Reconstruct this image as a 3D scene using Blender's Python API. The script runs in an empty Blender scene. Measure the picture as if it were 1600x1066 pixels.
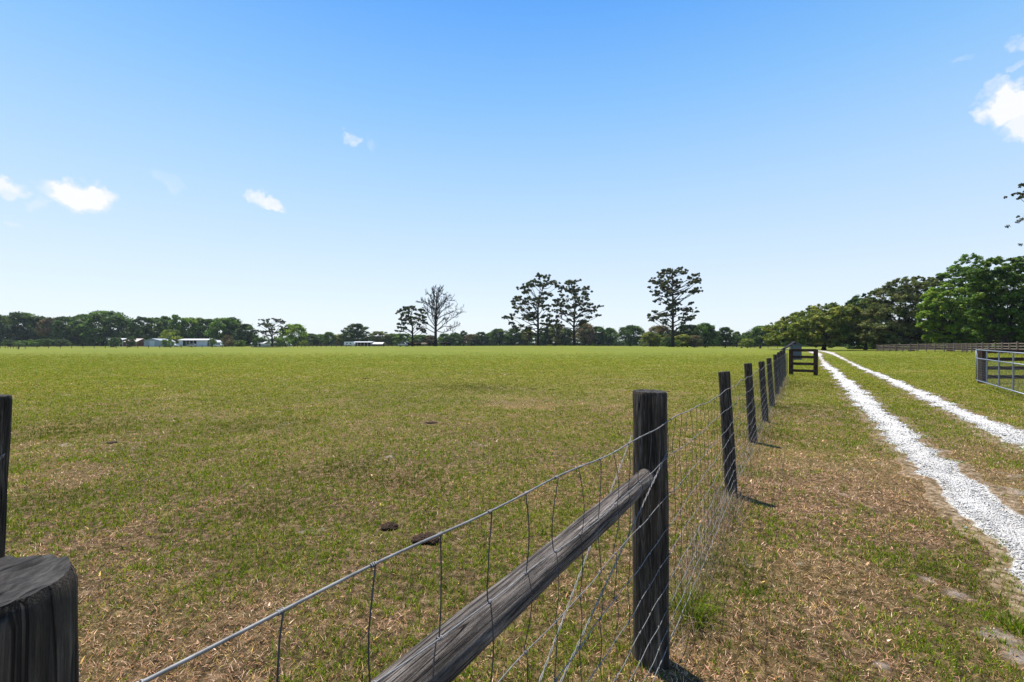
import bpy, math, random
import numpy as np
from mathutils import Vector, Matrix, noise as mnoise
sc = bpy.context.scene
C = sc.collection
# ------------------------------------------------------------------ camera, sky, sun
FPX, HC, HOR = 711.0, 1.64, 540.0          # focal length in photo pixels, eye height, horizon row
cam = bpy.data.objects.new('camera', bpy.data.cameras.new('camera')); C.objects.link(cam)
cam.data.lens = 16.0; cam.data.sensor_width = 36.0
cam.data.shift_y = (HOR - 533.0) / 1600.0
cam.data.clip_start = 0.02; cam.data.clip_end = 12000
cam.location = (0, 0, HC); cam.rotation_euler = (math.radians(90), 0, 0)
sc.camera = cam
SUN_EL = math.radians(70); SX, SY = -0.58, 0.81           # direction towards the sun (ahead and to the left)
sun = bpy.data.objects.new('sun', bpy.data.lights.new('sun', 'SUN')); C.objects.link(sun)
sun.data.energy = 5.0; sun.data.angle = math.radians(0.5); sun.data.color = (1.0, 0.94, 0.83)
_l = math.hypot(SX, SY)
sdir = Vector((SX/_l*math.cos(SUN_EL), SY/_l*math.cos(SUN_EL), math.sin(SUN_EL)))
sun.rotation_euler = sdir.to_track_quat('Z', 'Y').to_euler()
sun.location = (0, 0, 50)
w = bpy.data.worlds.new("World"); sc.world = w; w.use_nodes = True
sc.view_settings.view_transform = 'Standard'; sc.view_settings.look = 'None'
sc.view_settings.exposure = 0.64; sc.view_settings.gamma = 1.0
SKY_STRENGTH = 0.13

def build_world():
    nt = w.node_tree; N = nt.nodes; L = nt.links; N.clear()
    out = N.new('ShaderNodeOutputWorld'); bg = N.new('ShaderNodeBackground')
    sky = N.new('ShaderNodeTexSky'); sky.sky_type = 'NISHITA'; sky.sun_disc = False
    sky.sun_elevation = SUN_EL; sky.sun_rotation = math.atan2(SX, SY)
    sky.air_density = 1.0; sky.dust_density = 0.6; sky.ozone_density = 1.6; sky.altitude = 0
    hs = N.new('ShaderNodeHueSaturation'); hs.inputs['Saturation'].default_value = 1.1
    L.new(sky.outputs[0], hs.inputs['Color'])
    geo = N.new('ShaderNodeTexCoord')
    # clear humid-day gradient by elevation, mixed into the physical sky
    sx = N.new('ShaderNodeSeparateXYZ'); L.new(geo.outputs['Generated'], sx.inputs[0])
    gr = N.new('ShaderNodeValToRGB'); e = gr.color_ramp.elements
    st = [(0.0, (.84, .915, 1.0)), (.06, (.81, .90, 1.0)), (.14, (.72, .85, 1.0)), (.30, (.49, .73, 1.0)), (.46, (.26, .57, 1.0)), (.60, (.105, .40, .98)), (1.0, (.03, .16, .66))]
    while len(e) < len(st): e.new(.5)
    for i, (p, c) in enumerate(st): e[i].position = p; e[i].color = (*c, 1)
    L.new(sx.outputs['Z'], gr.inputs[0])
    gs = N.new('ShaderNodeVectorMath'); gs.operation = 'SCALE'; L.new(gr.outputs[0], gs.inputs[0]); gs.inputs['Scale'].default_value = 1.01/1.558/SKY_STRENGTH
    gm = N.new('ShaderNodeMix'); gm.data_type = 'RGBA'; gm.inputs['Factor'].default_value = .85; L.new(hs.outputs[0], gm.inputs['A']); L.new(gs.outputs[0], gm.inputs['B'])
    def math_(op, a, b=None, c=None, clamp=False):
        m = N.new('ShaderNodeMath'); m.operation = op; m.use_clamp = clamp
        for i, v in enumerate((a, b, c)):
            if v is None: continue
            if isinstance(v, (int, float)): m.inputs[i].default_value = v
            else: L.new(v, m.inputs[i])
        return m.outputs[0]
    def vmath(op, a, b):
        m = N.new('ShaderNodeVectorMath'); m.operation = op
        for i, v in enumerate((a, b)):
            if isinstance(v, tuple): m.inputs[i].default_value = v
            else: L.new(v, m.inputs[i])
        return m
    nz = N.new('ShaderNodeTexNoise'); nz.inputs['Scale'].default_value = 30; nz.inputs['Detail'].default_value = 9; nz.inputs['Roughness'].default_value = 0.6
    L.new(geo.outputs['Generated'], nz.inputs['Vector'])
    off = vmath('SUBTRACT', nz.outputs['Color'], (0.5, 0.5, 0.5))
    sc_ = N.new('ShaderNodeVectorMath'); sc_.operation = 'SCALE'; L.new(off.outputs[0], sc_.inputs[0]); sc_.inputs['Scale'].default_value = 0.06
    vv = vmath('ADD', geo.outputs['Generated'], sc_.outputs[0]).outputs[0]
    clouds = [(122, 304, 50, 27, 0, 1.0), (8, 294, 26, 18, 0, .8), (60, 322, 16, 10, 0, .3), (400, 309, 15, 9, 0, .75), (424, 320, 26, 7, 0, .8),
              (548, 216, 15, 10, 0, .62), (579, 227, 11, 8, .6, .4), (1582, 166, 44, 36, 0, 1.0), (1550, 140, 26, 14, -.3, .55), (1545, 172, 22, 10, 0, .5),
              (1610, 190, 50, 30, 0, .95), (1596, 68, 18, 13, 0, .5), (1592, 101, 18, 8, 0, .4), (1502, 88, 12, 7, 0, .2), (262, 283, 26, 12, .5, .16), (24, 352, 14, 6, 0, .22)]
    total = None
    for (x, y, a, b, rot, s) in clouds:
        c = Vector(((x-800)/FPX, 1, -(y-HOR)/FPX)); k = 1/c.length; c.normalize()
        r = c.cross(Vector((0, 0, 1))).normalized(); u = r.cross(c).normalized()
        r2 = r*math.cos(rot) - u*math.sin(rot); u2 = u*math.cos(rot) + r*math.sin(rot)
        A = a/FPX*k*1.0; B = b/FPX*k*1.02
        d1 = vmath('DOT_PRODUCT', vv, tuple(r2/A)).outputs['Value']; d2 = vmath('DOT_PRODUCT', vv, tuple(u2/B)).outputs['Value']
        q = math_('ADD', math_('MULTIPLY', d1, d1), math_('MULTIPLY', d2, d2))
        m = math_('MULTIPLY', math_('SUBTRACT', 1.0, q, clamp=True), 1.6*s)
        m = math_('MINIMUM', m, s)
        front = math_('GREATER_THAN', vmath('DOT_PRODUCT', geo.outputs['Generated'], tuple(c)).outputs['Value'], 0.0)
        m = math_('MULTIPLY', m, front)
        total = m if total is None else math_('MAXIMUM', total, m)
    nz2 = N.new('ShaderNodeTexNoise'); nz2.inputs['Scale'].default_value = 38; nz2.inputs['Detail'].default_value = 8; nz2.inputs['Roughness'].default_value = 0.6
    L.new(geo.outputs['Generated'], nz2.inputs['Vector'])
    wisp = math_('MULTIPLY_ADD', nz2.outputs['Fac'], 3.2, -0.95, clamp=True)
    # thin clouds break up, dense cores stay
    mm = math_('MULTIPLY', total, math_('MAXIMUM', wisp, math_('MULTIPLY', math_('MULTIPLY', total, total), .93)), clamp=True)
    mix = N.new('ShaderNodeMix'); mix.data_type = 'RGBA'
    L.new(mm, mix.inputs['Factor']); L.new(gm.outputs['Result'], mix.inputs['A']); mix.inputs['B'].default_value = (5.0, 5.0, 5.12, 1)
    L.new(mix.outputs['Result'], bg.inputs['Color']); bg.inputs['Strength'].default_value = SKY_STRENGTH
    L.new(bg.outputs[0], out.inputs['Surface'])
build_world()

# ------------------------------------------------------------------ helpers
rng = np.random.default_rng(7)
random.seed(7)
def sstep(a, b, x):
    t = np.clip((np.asarray(x, float)-a)/(b-a), 0, 1); return t*t*(3-2*t)
DS = 0.634; _a = math.atan(DS)
FD = np.array([math.sin(_a), math.cos(_a)])       # along the fence, away from the camera
FN = np.array([math.cos(_a), -math.sin(_a)])      # towards the drive
FP = np.array([0.72, 2.385])
def terr(X, Y):
    X = np.asarray(X, float); Y = np.asarray(Y, float)
    r = (X-FP[0])*FN[0] + (Y-FP[1])*FN[1]
    R = np.hypot(X, Y)
    z = 0.0017*np.clip(Y-15, 0, 420)
    z = z + 0.72*sstep(205, 262, Y)
    z = z + 1.05*np.exp(-(((X-26)/58)**2 + ((Y-150)/48)**2))
    z = z + 0.75*np.exp(-(((X+45)/70)**2 + ((Y-175)/60)**2))
    z = z + 0.12*sstep(4.5, 9, r)*(1-sstep(60, 100, R)) + 0.42*sstep(9, 22, r)*(1-sstep(75, 120, Y))*sstep(12, 45, Y)
    near = 1-sstep(6, 16, R)
    z = z + near*(0.012*np.sin(X*5.1+1.3*np.sin(Y*2.3)) + 0.010*np.sin(Y*6.3+X*2.2))
    return z
def T1(x, y): return float(terr(x, y))
def gpt(x, y, dz=0.0):
    """ground point seen at photo pixel (x, y)"""
    z = 0.0
    for _ in range(12):
        Y = FPX*(HC-z)/(y-HOR); X = (x-800)/FPX*Y; z = 0.5*z+0.5*T1(X, Y)
    return X, Y
def px(x, D): return (x-800)/FPX*D
def pz(y, D): return HC-(y-HOR)/FPX*D

# value noise for numpy
_tab = rng.random((256, 256))
def vn(x, y):
    xi = np.floor(x).astype(int); yi = np.floor(y).astype(int); fx = x-xi; fy = y-yi
    fx = fx*fx*(3-2*fx); fy = fy*fy*(3-2*fy)
    a = _tab[xi & 255, yi & 255]; b = _tab[(xi+1) & 255, yi & 255]; c = _tab[xi & 255, (yi+1) & 255]; d = _tab[(xi+1) & 255, (yi+1) & 255]
    return (a*(1-fx)+b*fx)*(1-fy)+(c*(1-fx)+d*fx)*fy
def fbm(x, y, o=4):
    s = 0; a = .5; t = 0
    for i in range(o):
        s = s+a*vn(x+17.3*i, y+9.1*i); t += a; a *= .5; x = x*2.03; y = y*2.03
    return s/t

def npmesh(name, V, F, mat, col=None, smooth=False, mats=None, midx=None):
    """V (n,3), F list of arrays with equal face size, or one array"""
    if not isinstance(F, list): F = [F]
    me = bpy.data.meshes.new(name)
    V = np.ascontiguousarray(V, dtype=np.float32)
    me.vertices.add(len(V)); me.vertices.foreach_set('co', V.ravel())
    nl = sum(f.size for f in F); nf = sum(len(f) for f in F)
    me.loops.add(nl); me.polygons.add(nf)
    li = np.concatenate([f.ravel() for f in F]).astype(np.int32)
    me.loops.foreach_set('vertex_index', li)
    tot = np.concatenate([np.full(len(f), f.shape[1]) for f in F]); st = np.concatenate([[0], np.cumsum(tot)[:-1]])
    me.polygons.foreach_set('loop_start', st.astype(np.int32))
    me.polygons.foreach_set('loop_total', tot.astype(np.int32))
    if smooth: me.polygons.foreach_set('use_smooth', np.ones(nf, dtype=bool))
    for m in (mats or [mat]): me.materials.append(m)
    if midx is not None: me.polygons.foreach_set('material_index', midx.astype(np.int32))
    me.update(calc_edges=True)
    if col is not None:
        at = me.color_attributes.new('Col', 'FLOAT_COLOR', 'POINT')
        c4 = np.ones((len(V), 4), np.float32); c4[:, :3] = col
        at.data.foreach_set('color', c4.ravel())
    return me
def link(name, me, parent=None, loc=None):
    o = bpy.data.objects.new(name, me); C.objects.link(o)
    if parent: o.parent = parent
    if loc is not None: o.location = loc
    return o
def tag(o, label=None, cat=None, group=None, kind=None):
    if label: o['label'] = label
    if cat: o['category'] = cat
    if group: o['group'] = group
    if kind: o['kind'] = kind
    return o
def empty(name, loc=(0, 0, 0), rz=0, label=None, cat=None, group=None):
    o = bpy.data.objects.new(name, None); C.objects.link(o); o.location = loc; o.rotation_euler = (0, 0, rz)
    o.empty_display_size = 0.2
    return tag(o, label, cat, group)
class MB:
    def __init__(s): s.V = []; s.F3 = []; s.F4 = []; s.FN = []
    def add(s, V, F):
        b = len(s.V); s.V.extend([tuple(v) for v in V])
        for f in F: (s.F3 if len(f) == 3 else s.F4 if len(f) == 4 else s.FN).append([b+i for i in f])
    def box(s, c, d, rot=0.0, R=None, bev=0.0):
        hx, hy, hz = d[0]/2, d[1]/2, d[2]/2; M = R or Matrix.Rotation(rot, 3, 'Z')
        if bev <= 0:
            P = [(-hx, -hy, -hz), (hx, -hy, -hz), (hx, hy, -hz), (-hx, hy, -hz), (-hx, -hy, hz), (hx, -hy, hz), (hx, hy, hz), (-hx, hy, hz)]
            F = [(0, 3, 2, 1), (4, 5, 6, 7), (0, 1, 5, 4), (1, 2, 6, 5), (2, 3, 7, 6), (3, 0, 4, 7)]
        else:
            b = bev; P = []; 
            for z, i in ((-hz, b), (-hz+b, 0), (hz-b, 0), (hz, b)):
                P += [(-hx+i, -hy+i, z), (hx-i, -hy+i, z), (hx-i, hy-i, z), (-hx+i, hy-i, z)]
            F = [(3, 2, 1, 0), (12, 13, 14, 15)]
            for k in range(3):
                for j in range(4): F.append((k*4+j, k*4+(j+1) % 4, k*4+4+(j+1) % 4, k*4+4+j))
        s.add([tuple(M @ Vector(p)+Vector(c)) for p in P], F)
    def tube(s, pts, r, n=6, cap=True):
        pts = [Vector(p) for p in pts]; m = len(pts)
        rr = r if isinstance(r, (list, tuple)) else [r]*m
        V = []; up = Vector((0.13, 0.21, 0.97)); prev = None
        for i in range(m):
            t = (pts[min(i+1, m-1)]-pts[max(i-1, 0)]); t = t.normalized() if t.length > 1e-9 else Vector((0, 0, 1))
            if prev is None:
                a = t.cross(up) if abs(t.dot(up)) < .95 else t.cross(Vector((1, 0, 0)))
            else: a = prev-t*prev.dot(t)
            a.normalize(); prev = a; b = t.cross(a)
            for k in range(n):
                an = 2*math.pi*k/n; V.append(tuple(pts[i]+(a*math.cos(an)+b*math.sin(an))*rr[i]))
        F = []
        for i in range(m-1):
            for k in range(n): F.append((i*n+k, i*n+(k+1) % n, (i+1)*n+(k+1) % n, (i+1)*n+k))
        if cap: F.append(tuple(range(n-1, -1, -1))); F.append(tuple((m-1)*n+k for k in range(n)))
        s.add(V, F)
    def prism(s, poly, axis_o, ux, uz, depth):
        """poly of (u,v) extruded by the vector depth"""
        o = Vector(axis_o); ux = Vector(ux); uz = Vector(uz); dp = Vector(depth); n = len(poly)
        V = [tuple(o+ux*u+uz*v) for u, v in poly]+[tuple(o+ux*u+uz*v+dp) for u, v in poly]
        s.add(V, [tuple(range(n-1, -1, -1)), tuple(range(n, 2*n))]+[(i, (i+1) % n, n+(i+1) % n, n+i) for i in range(n)])
    def ball(s, c, r, nu=8, nv=6, jit=0):
        V = [(c[0], c[1], c[2]-r[2])]; 
        for i in range(1, nv):
            ph = math.pi*i/nv
            for k in range(nu):
                q = 1+random.uniform(-jit, jit); th = 2*math.pi*k/nu
                V.append((c[0]+r[0]*math.sin(ph)*math.cos(th)*q, c[1]+r[1]*math.sin(ph)*math.sin(th)*q, c[2]-r[2]*math.cos(ph)*q))
        V.append((c[0], c[1], c[2]+r[2])); F = []
        for k in range(nu): F.append((0, 1+(k+1) % nu, 1+k))
        for i in range(nv-2):
            for k in range(nu): a = 1+i*nu; F.append((a+k, a+(k+1) % nu, a+nu+(k+1) % nu, a+nu+k))
        a = 1+(nv-2)*nu
        for k in range(nu): F.append((a+k, a+(k+1) % nu, len(V)-1))
        s.add(V, F)
    def mesh(s, name, mat, smooth=False):
        me = bpy.data.meshes.new(name); me.from_pydata(s.V, [], s.F3+s.F4+s.FN); me.materials.append(mat)
        if smooth: me.polygons.foreach_set('use_smooth', [True]*len(me.polygons))
        me.update(); return me
    def build(s, name, mat, parent=None, smooth=False, loc=None): return link(name, s.mesh(name, mat, smooth), parent, loc)

# ------------------------------------------------------------------ materials
def newmat(name):
    m = bpy.data.materials.new(name); m.use_nodes = True; nt = m.node_tree; nt.nodes.clear()
    out = nt.nodes.new('ShaderNodeOutputMaterial'); return m, nt, nt.nodes, nt.links, out
def principled(N, rough=.8, spec=.3):
    p = N.new('ShaderNodeBsdfPrincipled'); p.inputs['Roughness'].default_value = rough; p.inputs['Specular IOR Level'].default_value = spec; return p
def noise_(N, L, vec, scale, detail=5, rough=.6, dist=0):
    n = N.new('ShaderNodeTexNoise'); n.inputs['Scale'].default_value = scale; n.inputs['Detail'].default_value = detail
    n.inputs['Roughness'].default_value = rough; n.inputs['Distortion'].default_value = dist
    if vec is not None: L.new(vec, n.inputs['Vector'])
    return n
def ramp(N, L, fac, stops):
    r = N.new('ShaderNodeValToRGB'); e = r.color_ramp.elements
    while len(e) < len(stops): e.new(.5)
    for i, (p, c) in enumerate(stops): e[i].position = p; e[i].color = (*c, 1) if len(c) == 3 else c
    L.new(fac, r.inputs[0]); return r
def mixc(N, L, fac, a, b, mode='MIX'):
    m = N.new('ShaderNodeMix'); m.data_type = 'RGBA'; m.blend_type = mode
    for key, v in (('Factor', fac), ('A', a), ('B', b)):
        if isinstance(v, (int, float)): m.inputs[key].default_value = v
        elif isinstance(v, tuple): m.inputs[key].default_value = (*v, 1)
        else: L.new(v, m.inputs[key])
    return m.outputs['Result']
def mapping(N, L, vec, scale=(1, 1, 1), rot=(0, 0, 0)):
    m = N.new('ShaderNodeMapping'); m.inputs['Scale'].default_value = scale; m.inputs['Rotation'].default_value = rot; L.new(vec, m.inputs['Vector']); return m.outputs[0]
def bump(N, L, h, p, strength=.5, dist=.02):
    b = N.new('ShaderNodeBump'); b.inputs['Strength'].default_value = strength; b.inputs['Distance'].default_value = dist
    L.new(h, b.inputs['Height']); L.new(b.outputs[0], p.inputs['Normal'])

def leafmat(name, sat=1.0, trans=.3, rough=.6, spec=.25):
    m, nt, N, L, out = newmat(name)
    a = N.new('ShaderNodeVertexColor'); a.layer_name = 'Col'
    oi = N.new('ShaderNodeObjectInfo')
    hv = N.new('ShaderNodeHueSaturation')
    mr = N.new('ShaderNodeMapRange'); L.new(oi.outputs['Random'], mr.inputs[0]); mr.inputs[3].default_value = .8; mr.inputs[4].default_value = 1.2
    L.new(mr.outputs[0], hv.inputs['Value']); L.new(a.outputs[0], hv.inputs['Color']); hv.inputs['Saturation'].default_value = sat
    p = principled(N, rough, spec); L.new(hv.outputs[0], p.inputs['Base Color'])
    tr = N.new('ShaderNodeBsdfTranslucent'); 
    tc = mixc(N, L, 1.0, hv.outputs[0], (1.0, 1.0, .45), 'MULTIPLY'); L.new(tc, tr.inputs['Color'])
    mx = N.new('ShaderNodeMixShader'); mx.inputs[0].default_value = trans
    L.new(p.outputs[0], mx.inputs[1]); L.new(tr.outputs[0], mx.inputs[2]); L.new(mx.outputs[0], out.inputs[0])
    return m
M = {}
M['grass'] = leafmat('grass_blades', trans=.38, spec=.12, rough=.6)
M['straw'] = leafmat('dry_grass', trans=.2, spec=.08, rough=.7)
M['leaf'] = leafmat('leaves', trans=.44)
M['needle'] = leafmat('pine_needles', trans=.2)

def woodmat(name, c1, c2, c3, zs=1.6, sc_=16, bs=.6, lichen=None):
    m, nt, N, L, out = newmat(name)
    tc = N.new('ShaderNodeTexCoord'); v = mapping(N, L, tc.outputs['Object'], (sc_, sc_, zs))
    n1 = noise_(N, L, v, 2.2, 9, .68, .5); n2 = noise_(N, L, mapping(N, L, tc.outputs['Object'], (sc_*4, sc_*4, zs*1.3)), 2.0, 5, .7)
    n3 = noise_(N, L, tc.outputs['Object'], 2.6, 4, .6)
    r = ramp(N, L, n1.outputs['Fac'], [(.34, c1), (.5, c2), (.68, c3)])
    d = ramp(N, L, n2.outputs['Fac'], [(.36, (.18, .17, .16)), (.5, (.85, .85, .85)), (.7, (1.15, 1.15, 1.15))])
    c = mixc(N, L, .9, r.outputs[0], d.outputs[0], 'MULTIPLY')
    pt = ramp(N, L, n3.outputs['Fac'], [(.35, (.65, .63, .6)), (.65, (1.15, 1.13, 1.1))])
    c = mixc(N, L, .8, c, pt.outputs[0], 'MULTIPLY')
    if lichen:
        n4 = noise_(N, L, tc.outputs['Object'], 7, 6, .7); lm = ramp(N, L, n4.outputs['Fac'], [(.58, (0, 0, 0)), (.66, (1, 1, 1))])
        c = mixc(N, L, lm.outputs[0], c, lichen)
    # long drying cracks
    cr = noise_(N, L, mapping(N, L, tc.outputs['Object'], (sc_*1.4, sc_*1.4, .5)), 1.6, 2, .4, .8)
    cm = ramp(N, L, cr.outputs['Fac'], [(.475, (1, 1, 1)), (.495, (.12, .1, .09)), (.505, (.12, .1, .09)), (.525, (1, 1, 1))])
    c = mixc(N, L, .85, c, cm.outputs[0], 'MULTIPLY')
    p = principled(N, .85, .25); L.new(c, p.inputs['Base Color'])
    add = N.new('ShaderNodeMath'); add.operation = 'ADD'; L.new(n2.outputs['Fac'], add.inputs[0]); L.new(cm.outputs[0], add.inputs[1])
    bump(N, L, add.outputs[0], p, bs, .012)
    L.new(p.outputs[0], out.inputs[0]); return m
M['post'] = woodmat('dark_weathered_post', (.016, .013, .010), (.062, .050, .038), (.21, .175, .14), bs=.9)
M['rail'] = woodmat('grey_weathered_rail', (.05, .040, .034), (.165, .14, .122), (.36, .32, .29), zs=1.5, sc_=18, bs=1.0)
def endgrain():
    m, nt, N, L, out = newmat('sawn_end_grain'); tc = N.new('ShaderNodeTexCoord'); v = mapping(N, L, tc.outputs['Object'], (1, 1, .05))
    n = noise_(N, L, mapping(N, L, tc.outputs['Object'], (30, 110, 1), (0, 0, .6)), 1.2, 7, .7); c = ramp(N, L, n.outputs['Fac'], [(.3, (.014, .013, .012)), (.5, (.042, .039, .036)), (.72, (.105, .098, .09))])
    s2 = noise_(N, L, v, 9, 5, .65); c2 = ramp(N, L, s2.outputs['Fac'], [(.35, (.5, .5, .5)), (.65, (1.2, 1.18, 1.15))]); cc = mixc(N, L, .9, c.outputs[0], c2.outputs[0], 'MULTIPLY')
    cr = noise_(N, L, mapping(N, L, tc.outputs['Object'], (3, 16, 1), (0, 0, .6)), 1.4, 2, .5, .3); cm = ramp(N, L, cr.outputs['Fac'], [(.48, (1, 1, 1)), (.495, (.08, .08, .08)), (.51, (.08, .08, .08)), (.525, (1, 1, 1))])
    cc = mixc(N, L, .9, cc, cm.outputs[0], 'MULTIPLY'); p = principled(N, .9, .2); L.new(cc, p.inputs['Base Color']); ad = N.new('ShaderNodeMath'); L.new(n.outputs['Fac'], ad.inputs[0]); L.new(cm.outputs[0], ad.inputs[1])
    bump(N, L, ad.outputs[0], p, .6, .006); L.new(p.outputs[0], out.inputs[0]); return m
M['endgrain'] = endgrain()
M['brown'] = woodmat('brown_stained_board', (.03, .018, .013), (.062, .037, .027), (.11, .07, .052), zs=3, sc_=9, bs=.3)
M['board'] = woodmat('weathered_brown_board', (.16, .12, .105), (.30, .225, .195), (.42, .33, .29), zs=3, sc_=7, bs=.3)
M['bark'] = woodmat('bark', (.018, .016, .015), (.045, .04, .037), (.09, .08, .075), zs=.7, sc_=3, bs=.6)
M['deadwood'] = woodmat('dead_grey_wood', (.02, .018, .018), (.04, .037, .037), (.075, .07, .07), zs=.7, sc_=2, bs=.3)

def plain(name, col, rough=.6, metal=0, spec=.4, var=.25, scale=3.0):
    m, nt, N, L, out = newmat(name); tc = N.new('ShaderNodeTexCoord')
    n = noise_(N, L, tc.outputs['Object'], scale, 6, .65)
    r = ramp(N, L, n.outputs['Fac'], [(.3, tuple(c*(1-var) for c in col)), (.7, tuple(min(1, c*(1+var*.6)) for c in col))])
    p = principled(N, rough, spec); p.inputs['Metallic'].default_value = metal; L.new(r.outputs[0], p.inputs['Base Color'])
    L.new(p.outputs[0], out.inputs[0]); return m
M['wire'] = plain('galvanised_wire', (.22, .215, .21), .6, .4, .3, .45, 30)
M['stay'] = plain('weathered_stay_wire', (.07, .07, .075), .6, .4, .4, .5, 20)
M['wire_dull'] = plain('dull_wire', (.15, .155, .17), .55, .6, .4, .5, 14)
M['galv'] = plain('galvanised_pipe', (.22, .245, .29), .5, .5, .5, .2, 8)
M['rust'] = plain('knot_scar', (.13, .07, .045), .8, 0, .2, .3, 40)
M['manure'] = plain('dried_manure', (.05, .032, .022), .95, 0, .1, .65, 70)
M['white_metal'] = plain('white_metal_roof', (.50, .50, .50), .45, .1, .5, .1, .6)
M['grey_wall'] = plain('grey_siding', (.30, .33, .37), .7, 0, .3, .15, .5)
M['slate_wall'] = plain('slate_blue_siding', (.08, .095, .12), .7, 0, .3, .15, .5)
M['white_wall'] = plain('white_siding', (.5, .52, .56), .7, 0, .3, .12, .5)
M['dark_open'] = plain('near_black_fill', (.02, .02, .024), .9, 0, .2, .3, .5)  # near-black colour, paints in the shade of open bays and doorways
M['red_wall'] = plain('dull_red_siding', (.14, .045, .04), .8, 0, .2, .3, .5)
M['pink_roof'] = plain('faded_pinkish_roof', (.55, .44, .40), .6, 0, .3, .2, .5)
M['glass_dark'] = plain('dark_glass', (.02, .025, .03), .15, 0, .6, .1, 1)
M['tyre'] = plain('black_rubber', (.015, .015, .015), .9, 0, .2, .2, 5)
M['silver_paint'] = plain('silver_paint', (.34, .36, .40), .3, .4, .5, .1, 1)
M['white_paint'] = plain('white_paint', (.65, .66, .68), .35, 0, .5, .05, 1)
M['cow_black'] = plain('black_hide', (.018, .014, .012), .85, 0, .2, .3, 3)
M['cow_brown'] = plain('brown_hide', (.09, .04, .022), .85, 0, .2, .3, 3)
M['cow_tan'] = plain('pale_hide', (.42, .33, .24), .85, 0, .2, .2, 3)

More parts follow.
